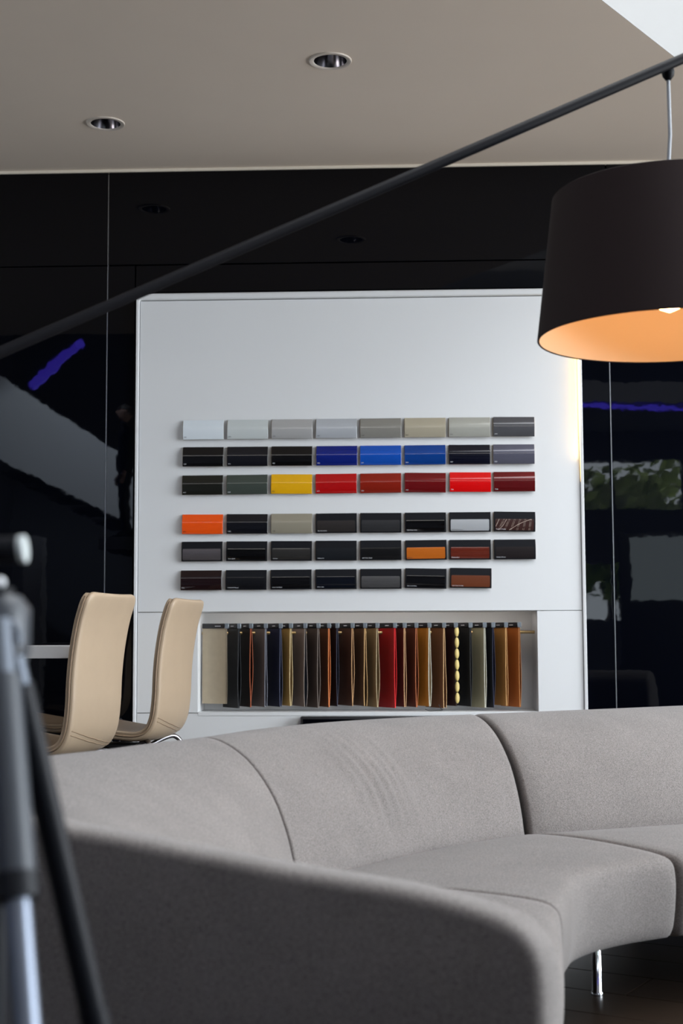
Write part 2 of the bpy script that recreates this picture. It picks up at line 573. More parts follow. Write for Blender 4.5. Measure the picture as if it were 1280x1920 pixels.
bm = bmesh.new()
bmesh.ops.create_uvsphere(bm, u_segments=24, v_segments=16, radius=1)
bmesh.ops.delete(bm, geom=[v for v in bm.verts if v.co.z < .35 - .75 * (v.co.y < .2) * min(1, (.2 - v.co.y) * 2)], context='VERTS')
bmesh.ops.scale(bm, vec=(.085, .106, .124), verts=bm.verts); bmesh.ops.translate(bm, vec=(0, .008, 1.635), verts=bm.verts)
finish(bm, 'hair', hair_m, man, smooth=True)

# ------------------------------------------------------------------ floor of dark oak boards
fl = tag(bpy.data.objects.new('floor', None), kind='structure'); COL.objects.link(fl)
box('subfloor', XL, XR, YB, WY + 0.3, -0.12, -0.014, M['joint'], fl)
ang = math.radians(-29)
PW, PL = 0.20, 1.20
pme = []
for i in range(4):
    bm = bmesh.new(); box_bm(bm, -PL / 2 + 0.0015, PL / 2 - 0.0015, -PW / 2 + 0.0015, PW / 2 - 0.0015, -0.014, 0)
    top = [e for e in bm.edges if all(v.co.z > -0.001 for v in e.verts)]
    bmesh.ops.bevel(bm, geom=top, offset=0.0015, segments=1, affect='EDGES')
    bmesh.ops.recalc_face_normals(bm, faces=bm.faces)
    me = bpy.data.meshes.new('plank'); bm.to_mesh(me); bm.free(); me.materials.append(FLOORM[i]); pme.append(me)
anchor = at_z(1172, 1866, 0)                     # a board end seen on the floor
slots = []
ca, sa = math.cos(ang), math.sin(ang)
for r in range(-70, 70):
    for c in range(-12, 13):
        u = (c + 0.5) * PL + ((r * 0.37) % 1.0) * PL
        v = (r + 0.5) * PW
        x = anchor.x + u * ca - v * sa
        y = anchor.y + u * sa + v * ca
        if XL + 0.5 < x < XR - 0.5 and YB + 0.5 < y < WY - 0.1:
            slots.append((x, y))
vis = Vector((0.9, 3.5))
slots.sort(key=lambda p: (Vector(p) - vis).length)
for i, (x, y) in enumerate(slots[:180]):
    o = link('floor_board', pme[(i * 7 + int(x * 13)) % 4], fl)
    o.location = (x, y, 0); o.rotation_euler = (0, 0, ang)
bm = bmesh.new()
for x, y in slots[180:]:
    k = bm.verts.__len__()
    fs = box_bm(bm, -PL / 2 + 0.0015, PL / 2 - 0.0015, -PW / 2 + 0.0015, PW / 2 - 0.0015, -0.014, 0)
    bm.verts.ensure_lookup_table()
    vs = bm.verts[k:]
    bmesh.ops.rotate(bm, verts=vs, cent=(0, 0, 0), matrix=Matrix.Rotation(ang, 3, 'Z'))
    bmesh.ops.translate(bm, verts=vs, vec=(x, y, 0))
fo = finish(bm, 'boards_beyond', FLOORM[1], fl)
tag(fo, kind='stuff')

# ------------------------------------------------------------------ black glass wall in panels
wall = tag(bpy.data.objects.new('wall_back', None), kind='structure'); COL.objects.link(wall)
box('backing', XL, XR, WY + 0.05, WY + 0.25, -0.15, ATR, M['joint'], wall)
box('upper_wall', XL, XR, WY + 0.001, WY + 0.05, HC + 0.15, ATR, M['white_wall'], wall)
zJ = at_y(640, 492, WY).z
x1 = at_y(199, 800, WY).x
x2 = at_y(254, 520, WY).x
x3 = at_y(1149, 1000, WY).x
px0, px1 = at_y(254, 900, WY).x, at_y(1093, 900, WY).x   # white portal
pzt = at_y(640, 548, WY).z
G = 0.0030


def glass_panel(xa, xb, za, zb):
    p = box('glass_panel', xa + G, xb - G, WY, WY + 0.03, za + G, zb - G, M['black_glass'], wall, bev=0.0012, seg=1)
    return p


glass_panel(XL + 0.01, x1 - 1.8, zJ, HC)
glass_panel(x1 - 1.8, x1, zJ, HC)
glass_panel(x1, x3, zJ, HC)
glass_panel(x3, x3 + 1.8, zJ, HC)
glass_panel(x3 + 1.8, XR, zJ, HC)
glass_panel(XL + 0.01, x1 - 1.8, 0, zJ)
glass_panel(x1 - 1.8, x1, 0, zJ)
glass_panel(x1, x2, 0, zJ)
glass_panel(x2, px1 + 0.0, pzt + 0.01, zJ)
glass_panel(px1, x3, 0, zJ)
glass_panel(x3, x3 + 1.8, 0, zJ)
glass_panel(x3 + 1.8, XR, 0, zJ)
for x, za, zb in ((x1, 0.0, zJ), (x3, 0.0, zJ), (x1, zJ, HC - 0.02)):
    box('joint_strip', x - 0.0022, x + 0.0022, WY - 0.0012, WY + 0.02, za, zb - 0.004, M['alu_edge'], wall)

# ------------------------------------------------------------------ white display portal
PF = WY - 0.030                                   # face of the portal's rim
PP = WY - 0.018                                   # face of its panels
dp = empty('display_wall', 'tall white display wall with raised rim and open niche set in the black glass wall', 'display wall', ((px0 + px1) / 2, WY, 0))
PX, PYY = dp.location.x, dp.location.y


def child_box(name, x0, x1, y0, y1, z0, z1, m, par, bev=0.0, seg=2):
    o = box(name, x0 - par.location.x, x1 - par.location.x, y0 - par.location.y, y1 - par.location.y, z0 - par.location.z, z1 - par.location.z, m, par, bev, seg)
    return o


rim = 0.017
zSeam = at_y(640, 1146.5, PP).z
nx0, nx1 = at_y(371, 1240, PP).x, at_y(1008, 1240, PP).x
nzb = at_y(640, 1335, PP).z
zlow = at_y(280, 1337, PP).z
# rim: rounded inverted U
bm = bmesh.new()
R0, R1 = 0.028, 0.010


def ushape(x0, x1, zt, r, n=6):
    pts = [(x0, 0.0)]
    for k in range(n + 1):
        a = PI - k * PI / 2 / n
        pts.append((x0 + r + r * math.cos(a), zt - r + r * math.sin(a)))
    for k in range(n + 1):
        a = PI / 2 - k * PI / 2 / n
        pts.append((x1 - r + r * math.cos(a), zt - r + r * math.sin(a)))
    pts.append((x1, 0.0))
    return pts


uo = ushape(px0, px1, pzt, R0)
ui = ushape(px0 + rim, px1 - rim, pzt - 0.034, R1)
ring = []
for (xo, zo), (xi, zi) in zip(uo, ui):
    mo = 0.25
    ring.append([bm.verts.new((xo - PX, 0.02, zo)), bm.verts.new((xo - PX, PF + 0.006 - PYY, zo)),
                 bm.verts.new((xo * 0.8 + xi * 0.2 - PX, PF - PYY, zo * 0.8 + zi * 0.2)), bm.verts.new((xi * 0.85 + xo * 0.15 - PX, PF - PYY + 0.001, zi * 0.85 + zo * 0.15)),
                 bm.verts.new((xi - PX, PP - 0.003 - PYY, zi)), bm.verts.new((xi - PX, 0.02, zi))])
for a, b in zip(ring, ring[1:]):
    for k in range(5):
        bm.faces.new((a[k], a[k + 1], b[k + 1], b[k]))
o = finish(bm, 'rim', M['white'], dp)
smooth_angle(o, 30)
ix0, ix1, izt = px0 + rim + 0.003, px1 - rim - 0.003, pzt - 0.038
child_box('backing', px0 + 0.01, px1 - 0.01, WY + 0.032, WY + 0.049, 0, pzt - 0.01, M['joint'], dp)
child_box('upper_panel', ix0, ix1, PP, WY + 0.03, zSeam + 0.0015, izt, M['white'], dp, 0.001, 1)
child_box('side_panel', ix0, nx0, PP, WY + 0.03, zlow + 0.0015, zSeam - 0.0015, M['white'], dp, 0.001, 1)
child_box('side_panel', nx1, ix1, PP, WY + 0.03, 0.02, zSeam - 0.0015, M['white'], dp, 0.001, 1)
child_box('lower_panel', ix0, nx1 - 0.002, PP, WY + 0.03, 0.02, zlow - 0.0015, M['white'], dp, 0.001, 1)
# niche behind the opening
ND = 0.25
nb = WY + ND
child_box('niche_back', nx0, nx1, nb, nb + 0.02, nzb - 0.02, zSeam + 0.02, M['white'], dp)
child_box('niche_side', nx0 - 0.02, nx0, WY + 0.03, nb + 0.02, nzb - 0.02, zSeam + 0.02, M['white'], dp)
child_box('niche_side', nx1, nx1 + 0.02, WY + 0.03, nb + 0.02, nzb - 0.02, zSeam + 0.02, M['white'], dp)
child_box('niche_top', nx0, nx1, WY + 0.03, nb, zSeam - 0.0015, zSeam + 0.02, M['white'], dp)
child_box('niche_shelf', nx0 + 0.001, nx1 - 0.001, PP - 0.002, nb, nzb - 0.018, nzb, M['white'], dp, 0.001, 1)
nl = area('niche_strip', ((nx0 + nx1) / 2, WY + 0.045, zSeam - 0.008), (0, 0.75, -1), nx1 - nx0 - 0.1, 0.012, 0.9, (1.0, 0.90, 0.80))
zr = at_y(985, 1185, WY + 0.12).z
tube('rail', [(nx0 - PX, 0.13, zr), (nx1 - PX, 0.13, zr)], 0.008, M['brass'], dp, 12)
# niche needs an opening in what stands behind the portal: the backing is cut there
for nm in ('backing',):
    for o in list(bpy.data.objects):
        if o.name.startswith('backing') and o.parent in (wall, dp):
            bpy.data.objects.remove(o)
box('backing', XL, nx0 - 0.03, WY + 0.05, WY + 0.25, -0.15, ATR, M['joint'], wall)
box('backing', nx1 + 0.03, XR, WY + 0.05, WY + 0.25, -0.15, ATR, M['joint'], wall)
box('backing', nx0 - 0.03, nx1 + 0.03, WY + 0.05, WY + 0.25, zSeam + 0.03, ATR, M['joint'], wall)
box('backing', nx0 - 0.03, nx1 + 0.03, WY + 0.05, WY + 0.25, -0.15, nzb - 0.03, M['joint'], wall)
child_box('backing', px0 + 0.01, nx0 - 0.025, WY + 0.032, WY + 0.049, 0, pzt - 0.01, M['joint'], dp)
child_box('backing', nx1 + 0.025, px1 - 0.01, WY + 0.032, WY + 0.049, 0, pzt - 0.01, M['joint'], dp)
child_box('backing', nx0 - 0.025, nx1 + 0.025, WY + 0.032, WY + 0.049, zSeam + 0.03, pzt - 0.01, M['joint'], dp)
# warm light line hidden in the right rim
zl0, zl1 = at_y(1088, 860, WY).z, at_y(1088, 600, WY).z
bm = bmesh.new()
lx = px1 - rim + 0.001 - PX
q = []
for z_, w_ in ((zl1, 0.006), ((zl0 * 2 + zl1) / 3, 0.005), (zl0 - 0.12, 0.0008)):
    q.append([bm.verts.new((lx - w_, PP - 0.004 - PYY - w_ * 2.6, z_)), bm.verts.new((lx, PP - 0.004 - PYY - w_ * 2.6, z_)), bm.verts.new((lx, PP - 0.003 - PYY, z_)), bm.verts.new((lx - w_, PP - 0.003 - PYY, z_))])
for a, b in zip(q, q[1:]):
    for k in range(4): bm.faces.new((a[k], a[(k + 1) % 4], b[(k + 1) % 4], b[k]))
bm.faces.new(q[0]); bm.faces.new(q[-1][::-1])
ls = finish(bm, 'light_line', M['led_warm'], dp)
rl = area('rim_strip', (px1 - rim - 0.009, PP - 0.014, (zl0 + zl1) / 2), (-1, 0.45, 0), 0.012, zl1 - zl0, 0.33, (1.0, 0.60, 0.20))
rl.rotation_euler = Matrix((Vector((0.41, 0.91, 0)), Vector((0, 0, 1)), Vector((0.91, -0.41, 0)))).transposed().to_euler()
tag(ls, 'glowing warm light line')

# black flat screen standing low behind the sofa
sx0, sx1 = at_y(563, 1345, WY - 0.08).x, at_y(860, 1345, WY - 0.08).x
szt = at_y(640, 1344, WY - 0.08).z
sc = empty('flat_screen', 'black flat screen on white lower panel, half hidden by the sofa back', 'screen', ((sx0 + sx1) / 2, PP, 0.0))
child_box('bezel', sx0, sx1, WY - 0.075, PP + 0.004, szt - 0.42, szt, M['black_plastic'], sc, 0.004)
child_box('screen_glass', sx0 + 0.012, sx1 - 0.012, WY - 0.077, WY - 0.074, szt - 0.405, szt - 0.012, M['black_glass'], sc)

# ------------------------------------------------------------------ downlights
dlab = ['round recessed chrome downlight nearer the ceiling middle, unlit', 'round recessed dark chrome downlight at the left, closer to the black wall']
for d, lb_ in zip(DL, dlab):
    t = empty('downlight', lb_, 'ceiling light', (d.x, d.y, HC), 0, 'recessed ceiling downlights')
    lathe('trim_ring', [(0.070, 0.0), (0.0905, 0.0), (0.0905, -0.0035), (0.088, -0.006), (0.074, -0.006), (0.070, -0.003)], M['taupe_ring'], t, closed=True)
    lathe('reflector', [(0.070, -0.002), (0.068, 0.01), (0.060, 0.045), (0.046, 0.085), (0.040, 0.095)], M['dark_chrome'], t)
    lathe('lamp', [(0.0, 0.074), (0.025, 0.076), (0.036, 0.085), (0.040, 0.096), (0.0, 0.10)], M['black_plastic'], t, 24)

# ------------------------------------------------------------------ paint and trim samples on the wall
SW, SH = 0.2075, 0.1005
prof = [(0.5, -0.0095), (0.49, -0.0099), (0.38, -0.0142), (0.26, -0.0188), (0.16, -0.0216), (0.06, -0.0231), (-0.08, -0.0237), (-0.28, -0.0232), (-0.47, -0.0205), (-0.5, -0.0185)]


def sample_shell_mesh():
    bm = bmesh.new()
    P = catmull([(z * SH, y, 0) for z, y in prof], 3)
    P = [(p.x, p.y) for p in P]
    xs = (-SW / 2, -SW / 2 + 0.0006, SW / 2 - 0.0006, SW / 2)
    rows = []
    for z, y in P:
        rows.append([bm.verts.new((x, y + (0.0005 if i in (0, 3) else 0), z)) for i, x in enumerate(xs)])
    for a, b in zip(rows, rows[1:]):
        for k in range(3): bm.faces.new((a[k], a[k + 1], b[k + 1], b[k]))
    back = [[bm.verts.new((x, y + 0.0045, z)) for x in (xs[0], xs[3])] for z, y in P]
    for i in range(len(P) - 1):
        bm.faces.new((rows[i][0], rows[i + 1][0], back[i + 1][0], back[i][0]))
        bm.faces.new((rows[i][3], back[i][1], back[i + 1][1], rows[i + 1][3]))
        bm.faces.new((back[i][0], back[i + 1][0], back[i + 1][1], back[i][1]))
    bm.faces.new(rows[0] + back[0][::-1]); bm.faces.new(rows[-1][::-1] + back[-1])
    bmesh.ops.recalc_face_normals(bm, faces=bm.faces)
    me = bpy.data.meshes.new('shell'); bm.to_mesh(me); bm.free()
    for p in me.polygons: p.use_smooth = True
    return me


def prof_y(z):
    z /= SH
    for (za, ya), (zb, yb) in zip(prof, prof[1:]):
        if zb <= z <= za:
            return ya + (yb - ya) * (za - z) / (za - zb)
    return prof[-1][1]


def sharpen(me, deg=30):
    bm = bmesh.new(); bm.from_mesh(me)
    for f in bm.faces: f.smooth = True
    for e in bm.edges:
        if len(e.link_faces) == 2 and e.calc_face_angle(0) > math.radians(deg): e.smooth = False
    bm.to_mesh(me); bm.free()


shell_base = sample_shell_mesh(); sharpen(shell_base)


def inlay_mesh():
    bm = bmesh.new()
    x0, x1, zt, zb, r = -SW / 2 + 0.006, SW / 2 - 0.008, 0.013, -SH / 2 + 0.006, 0.004
    zs = [zt - (zt - zb) * k / 8 for k in range(9)]
    rows = []
    for k, z in enumerate(zs):
        ins = r * 0.6 if k in (0, 8) else 0.0
        rows.append([bm.verts.new((x0 + ins, prof_y(z) - 0.0010, z)), bm.verts.new((x1 - ins, prof_y(z) - 0.0010, z)),
                     bm.verts.new((x1 - ins, prof_y(z) + 0.001, z)), bm.verts.new((x0 + ins, prof_y(z) + 0.001, z))])
    for a, b in zip(rows, rows[1:]):
        for k in range(4): bm.faces.new((a[k], a[(k + 1) % 4], b[(k + 1) % 4], b[k]))
    bm.faces.new(rows[0][::-1]); bm.faces.new(rows[-1])
    bmesh.ops.recalc_face_normals(bm, faces=bm.faces)
    me = bpy.data.meshes.new('inlay'); bm.to_mesh(me); bm.free()
    sharpen(me)
    return me


inlay_base = inlay_mesh()
bm = bmesh.new(); box_bm(bm, -SW / 2 - 0.0035, SW / 2 - 0.004, -0.0048, -0.0002, -SH / 2 + 0.003, SH / 2 - 0.003)
box_bm(bm, -SW / 2 + 0.004, SW / 2 - 0.004, -0.0130, -0.0050, -SH / 2 + 0.004, SH / 2 - 0.022)
bmesh.ops.recalc_face_normals(bm, faces=bm.faces)
back_base = bpy.data.meshes.new('backing_block'); bm.to_mesh(back_base); bm.free(); back_base.materials.append(M['mdf'])


def paint(name, rgb, metal=0.0, rough=0.28):
    if max(rgb) - min(rgb) < 35: metal *= 0.35
    return mat('paint_' + name, srgb(*rgb), rough, metal=metal, coat=1.0, coat_rough=0.02, var=0.03, vscale=900, spec=0.1)


def trimmat(name, rgb, rough=0.4, metal=0.0, coat=0.0, var=0.25, stretch=(8, 60, 240)):
    return mat('trim_' + name, srgb(*rgb), rough, metal=metal, coat=coat, var=var, vscale=3, stretch=stretch, spec=0.2)


def mesh_mat():
    m = mat('woven_silver', (0.55, 0.56, 0.58, 1), 0.35, metal=0.2)
    nt = m.node_tree; p = nt.nodes['Principled BSDF']
    tc = nt.nodes.new('ShaderNodeTexCoord'); mp = nt.nodes.new('ShaderNodeMapping')
    mp.inputs['Rotation'].default_value = (0, math.radians(28), 0)
    ck = nt.nodes.new('ShaderNodeTexWave'); ck.bands_direction = 'Z'; ck.inputs['Scale'].default_value = 90
    ck2 = nt.nodes.new('ShaderNodeTexWave'); ck2.bands_direction = 'X'; ck2.inputs['Scale'].default_value = 60
    nt.links.new(tc.outputs['Object'], mp.inputs['Vector'])
    nt.links.new(mp.outputs['Vector'], ck.inputs['Vector']); nt.links.new(mp.outputs['Vector'], ck2.inputs['Vector'])
    mm = nt.nodes.new('ShaderNodeMath'); mm.operation = 'MULTIPLY'
    nt.links.new(ck.outputs['Fac'], mm.inputs[0]); nt.links.new(ck2.outputs['Fac'], mm.inputs[1])
    r = nt.nodes.new('ShaderNodeValToRGB'); r.color_ramp.elements[0].color = (0.28, 0.29, 0.31, 1); r.color_ramp.elements[1].color = (0.75, 0.77, 0.79, 1)
    nt.links.new(mm.outputs[0], r.inputs['Fac']); nt.links.new(r.outputs['Color'], p.inputs['Base Color'])
    return m


def carbon_mat():
    m = mat('carbon_weave', (0.01, 0.01, 0.01, 1), 0.25, coat=1.0)
    nt = m.node_tree; p = nt.nodes['Principled BSDF']
    tc = nt.nodes.new('ShaderNodeTexCoord'); mp = nt.nodes.new('ShaderNodeMapping'); mp.inputs['Rotation'].default_value = (0, math.radians(35), 0)
    w = nt.nodes.new('ShaderNodeTexWave'); w.bands_direction = 'X'; w.inputs['Scale'].default_value = 70
    nt.links.new(tc.outputs['Object'], mp.inputs['Vector']); nt.links.new(mp.outputs['Vector'], w.inputs['Vector'])
    r = nt.nodes.new('ShaderNodeValToRGB'); r.color_ramp.elements[0].color = (0.004, 0.004, 0.005, 1); r.color_ramp.elements[1].color = (0.035, 0.032, 0.028, 1)
    nt.links.new(w.outputs['Fac'], r.inputs['Fac']); nt.links.new(r.outputs['Color'], p.inputs['Base Color'])
    return m


# one entry per board: (material, kind, caption, words for the label)
ROWS = [
    [(paint('white', (214, 222, 228)), 0, '300', 'pure white'), (paint('pearl', (196, 202, 202), .2), 0, 'A96', 'pearl white'),
     (paint('silver', (176, 176, 176), .75), 0, '354', 'mid silver'), (paint('ice', (182, 186, 192), .75), 0, 'A83', 'cool bluish silver'),
     (paint('stone', (140, 138, 132), .8), 0, 'A29', 'dull stone grey metallic'), (paint('champagne', (172, 164, 145), .6), 0, 'B65', 'champagne beige metallic'),
     (paint('warm_silver', (168, 168, 160), .7), 0, 'A72', 'warm pale silver'), (paint('iron', (78, 78, 82), .7), 0, 'A90', 'iron grey metallic')],
    [(paint('black', (7, 7, 10)), 0, '668', 'jet black'), (paint('ink', (17, 18, 26), .2), 0, '416', 'ink black with bluish tint'),
     (paint('soot', (5, 5, 7)), 0, '475', 'soot black'), (paint('ultramarine', (12, 34, 128), .35), 0, 'B05', 'deep ultramarine blue'),
     (paint('azure', (18, 84, 190), .35), 0, 'B41', 'bright azure blue'), (paint('royal', (6, 62, 142), .3), 0, 'B45', 'royal blue'),
     (paint('midnight', (7, 9, 26), .2), 0, 'A89', 'midnight navy'), (paint('plum_grey', (84, 84, 98), .65), 0, 'B28', 'plum grey metallic')],
    [(paint('olive_black', (26, 27, 22), .3), 0, 'A43', 'blackish olive'), (paint('sage', (66, 74, 68), .5), 0, 'A58', 'grey green metallic'),
     (paint('yellow', (222, 166, 14)), 0, 'B33', 'golden yellow'), (paint('red', (176, 10, 12), .1), 0, 'A75', 'clear red metallic'),
     (paint('brick', (146, 32, 14), .35), 0, 'B50', 'brick orange red'), (paint('wine', (110, 12, 16), .3), 0, 'A61', 'wine red'),
     (paint('signal_red', (206, 4, 6)), 0, '314', 'signal red'), (paint('burgundy', (92, 10, 14), .3), 0, 'C06', 'burgundy')],
    [(paint('orange', (235, 82, 14)), 0, 'B44', 'vivid orange'), (paint('blue_black', (14, 15, 22), .2), 0, 'X02', 'blue black'),
     (paint('sand', (150, 144, 128), .6), 0, 'X08', 'sand grey metallic'),
     (trimmat('taupe', (58, 54, 53), .38, .6), 1, 'Alu Rhombicle', 'anthracite with smoky taupe inlay'), (trimmat('smoke', (60, 60, 62), .35, .6), 1, '', 'anthracite with smoke grey inlay'),
     (trimmat('gloss', (5, 5, 7), .08, 0, 1, .2), 1, 'Oak Grain black', 'anthracite with glossy black inlay'), (mesh_mat(), 1, 'Aluminium weave', 'anthracite with woven silver inlay'),
     (trimmat('walnut', (52, 28, 24), .4, 0, .4, .15), 2, 'Fineline Stream', 'brown inlay crossed by pale lines, anthracite')],
    [(trimmat('mauve_alu', (110, 104, 106), .33, .75), 1, 'Aluminium', 'anthracite with brushed mauve grey inlay'), (trimmat('piano', (4, 4, 5), .05, 0, 1, .1), 1, 'Piano Black', 'anthracite with mirror black inlay'),
     (carbon_mat(), 1, 'Carbon', 'anthracite with carbon weave inlay'), (trimmat('slate', (18, 21, 26), .45, 0, 0, .1), 1, 'Anthracite', 'plain slate black, right of carbon weave'),
     (trimmat('ash_black', (13, 13, 15), .3, 0, .3, .5), 1, 'Ash Grain Black', 'anthracite with black ash grain inlay'), (trimmat('amber', (176, 92, 20), .35, 0, .5, .12), 1, 'Bamboo', 'anthracite with amber wood inlay'),
     (trimmat('rosewood', (92, 34, 22), .15, 0, 1, .45), 1, 'Fineline Red', 'anthracite with glossy red wood inlay'), (trimmat('umber', (26, 20, 21), .45, 0, 0, .5), 1, 'Fineline Brown', 'anthracite with dim umber inlay')],
    [(paint('aubergine', (26, 9, 12), .2), 0, 'S34', 'aubergine black'), (trimmat('graphite', (14, 15, 19), .3, 0, .4, .2), 1, 'Anthracite flamed', 'graphite, second from left in the bottom row'),
     (trimmat('lacquer', (10, 10, 13), .06, 0, 1, .2), 1, 'Laser Cut black', 'anthracite with black lacquer inlay'), (trimmat('night_blue', (9, 13, 22), .12, 0, .9, .2), 1, 'Piano blue', 'anthracite with night blue inlay'),
     (trimmat('fog', (96, 95, 96), .35, .7), 1, 'Aluminium', 'anthracite with fog grey inlay'), (trimmat('ebony', (8, 8, 11), .10, 0, 1, .6), 1, 'Ash Grain blue', 'anthracite with striped ebony inlay'),
     (trimmat('cedar', (98, 50, 28), .45, 0, .1, .15), 1, 'Oak Grain brown', 'anthracite with cedar brown inlay')],
]
# board corners read off the photograph: left x of columns 0 and 7, top y of columns 0 and 7
GEO = [(342.5, 924.0, 787.5, 781.5), (342.0, 924.0, 838.0, 833.0), (341.0, 925.0, 891.0, 884.5),
       (341.0, 925.5, 964.5, 959.5), (340.0, 926.0, 1015.5, 1011.5), (338.5, 927.5, 1069.5, 1064.5)]
JIT = {(0, 0): (0, .2), (0, 2): (0, -.3), (1, 3): (1, 0), (2, 2): (0, -.6), (2, 3): (0, .3), (2, 6): (1, -.6), (3, 7): (0, -1.0), (2, 5): (0, -.8), (3, 6): (0, 0), (5, 5): (0, -1.2), (5, 6): (0, -1.0), (4, 5): (1, .5), (0, 7): (0, -.5)}
ORD = ['top', 'second', 'third', 'fourth', 'fifth', 'bottom']
caps_bm = None
for r, row in enumerate(ROWS):
    xa, xb, ya, yb = GEO[r]
    for c, (mt, kind, cap, words) in enumerate(row):
        t = c / 7.0
        cx = xa + (xb - xa) * t + 38.8
        cy = ya + (yb - ya) * t + 18.6
        dx, rot = JIT.get((r, c), (0, random.uniform(-.35, .35)))
        p = at_y(cx + dx, cy, PP - 0.012)
        typ = 'glossy paint sample board' if kind == 0 else 'trim sample board'
        th = empty('paint_sample' if kind == 0 else 'trim_sample', '%s %s, %s row of the display wall' % (words, typ, ORD[r]) if kind == 0 else '%s %s, %s row of the wall' % (words, typ, ORD[r]) if 'row' not in words else words + ' %s' % typ,
                   'sample board', (p.x, PP, p.z), 0, 'colour sample boards on the white display wall')
        th.rotation_euler = (0, math.radians(-rot), 0)
        link('backing_block', back_base, th)
        sm = shell_base.copy(); sm.materials.append(mt if kind == 0 else M['anthracite'])
        link('shell', sm, th)
        if kind:
            im = inlay_base.copy(); im.materials.append(mt)
            il = link('inlay', im, th)
            if kind == 2:                        # pale inlaid lines
                lm = mat('copper_line', (0.62, 0.50, 0.42, 1), 0.5)
                for k in range(6):
                    for q in (0, 0.006):
                        xx = -0.085 + k * 0.031 + q
                        sl = 0.030 - k * 0.0045
                        bm = bmesh.new()
                        tube_bm(bm, [(xx, prof_y(-.043) - .0012, -.043), (xx + sl * .5, prof_y(-.015) - .0014, -.015), (xx + sl, prof_y(.012) - .0012, .012)], 0.0004, 5)
                        finish(bm, 'inlaid_line', lm, il)
                for pts in (((-.095, -.026), (-.078, .011)), ((-.080, -.043), (-.06, -.022), (-.04, .011)), ((-.028, -.043), (.012, -.018), (.045, -.001), (.083, .012))):
                    bm = bmesh.new(); tube_bm(bm, [(x, prof_y(z) - .0015, z) for x, z in pts], 0.0008, 5)
                    finish(bm, 'inlaid_line', lm, il)
        if cap:
            lum = sum(mt.node_tree.nodes['Principled BSDF'].inputs['Base Color'].default_value[:3])
            tmx = M['print_black'] if (lum > 0.65 or (kind and 'amber' in words) or (kind and lum > .28)) else M['print_white']
            co = link('caption', text_mesh(cap, 0.0085 if kind == 0 else 0.0078, tmx), th)
            z = -SH / 2 + 0.009
            co.location = (-SW / 2 + (0.006 if kind == 0 else 0.010), prof_y(z) - 0.0022, z)

# ------------------------------------------------------------------ leather swatches hanging in the niche
SWT = [  # x of the near (right) edge, face colour, edge colour, second leaf colour, words
    (424, (142, 130, 110), (120, 105, 85), (96, 84, 68), 'wide pale taupe'),
    (447, (10, 10, 12), (40, 42, 46), (20, 20, 24), 'black, left of the orange edged one'),
    (469.5, (16, 8, 7), (170, 84, 44), (40, 20, 14), 'blackish brown with orange edge'),
    (497, (84, 76, 73), (130, 132, 142), (62, 66, 78), 'mushroom grey with bluish edge'),
    (525, (8, 11, 36), (70, 76, 100), (14, 18, 40), 'dark navy'),
    (544, (150, 120, 66), (222, 200, 150), (122, 110, 88), 'mustard with cream edge'),
    (571, (98, 84, 78), (128, 116, 108), (34, 48, 66), 'warm grey with a blue lining'),
    (595.5, (62, 50, 44), (120, 108, 100), (92, 80, 72), 'dusky brown with grey lining'),
    (615.5, (72, 36, 14), (222, 130, 70), (190, 84, 26), 'brown with bright orange lining'),
    (631, (5, 6, 10), (30, 34, 56), (12, 14, 28), 'black with navy edge'),
    (659.5, (62, 34, 22), (206, 160, 112), (72, 48, 34), 'chocolate with tan wavy edge'),
    (683, (66, 44, 28), (214, 172, 116), (70, 56, 34), 'hazel brown with tan edge'),
    (706, (112, 90, 60), (182, 164, 128), (126, 110, 82), 'khaki with doubled pale edge'),
    (739, (122, 4, 8), (226, 34, 38), (110, 4, 6), 'crimson with bright red edge'),
    (757, (70, 18, 14), (216, 170, 124), (92, 64, 46), 'dark maroon with beige edge'),
    (779, (72, 28, 14), (184, 104, 60), (80, 38, 20), 'russet brown'),
    (803.5, (152, 98, 30), (216, 216, 196), (150, 156, 140), 'ochre with whitish edge'),
    (831, (88, 50, 24), (220, 178, 128), (96, 60, 34), 'saddle brown with cream edge'),
    (853, (30, 6, 8), (40, 20, 12), (30, 8, 8), 'black cherry with ribbed cream edge'),
    (880.5, (6, 7, 10), (20, 22, 26), (10, 10, 14), 'deep black, left of the pale khaki one'),
    (907, (138, 132, 106), (206, 204, 188), (140, 136, 116), 'pale khaki with white edge'),
    (923, (8, 12, 20), (30, 34, 60), (12, 16, 40), 'blue black, between pale khaki and golden tan'),
    (947, (140, 96, 46), (216, 166, 106), (130, 84, 40), 'golden tan'),
    (972, (142, 78, 30), (204, 136, 80), (120, 64, 26), 'cognac brown at the right end'),
]
zt_h = at_y(680, 1168, WY + 0.05).z
zb_l, = [at_y(680, 1325, WY + 0.05).z]


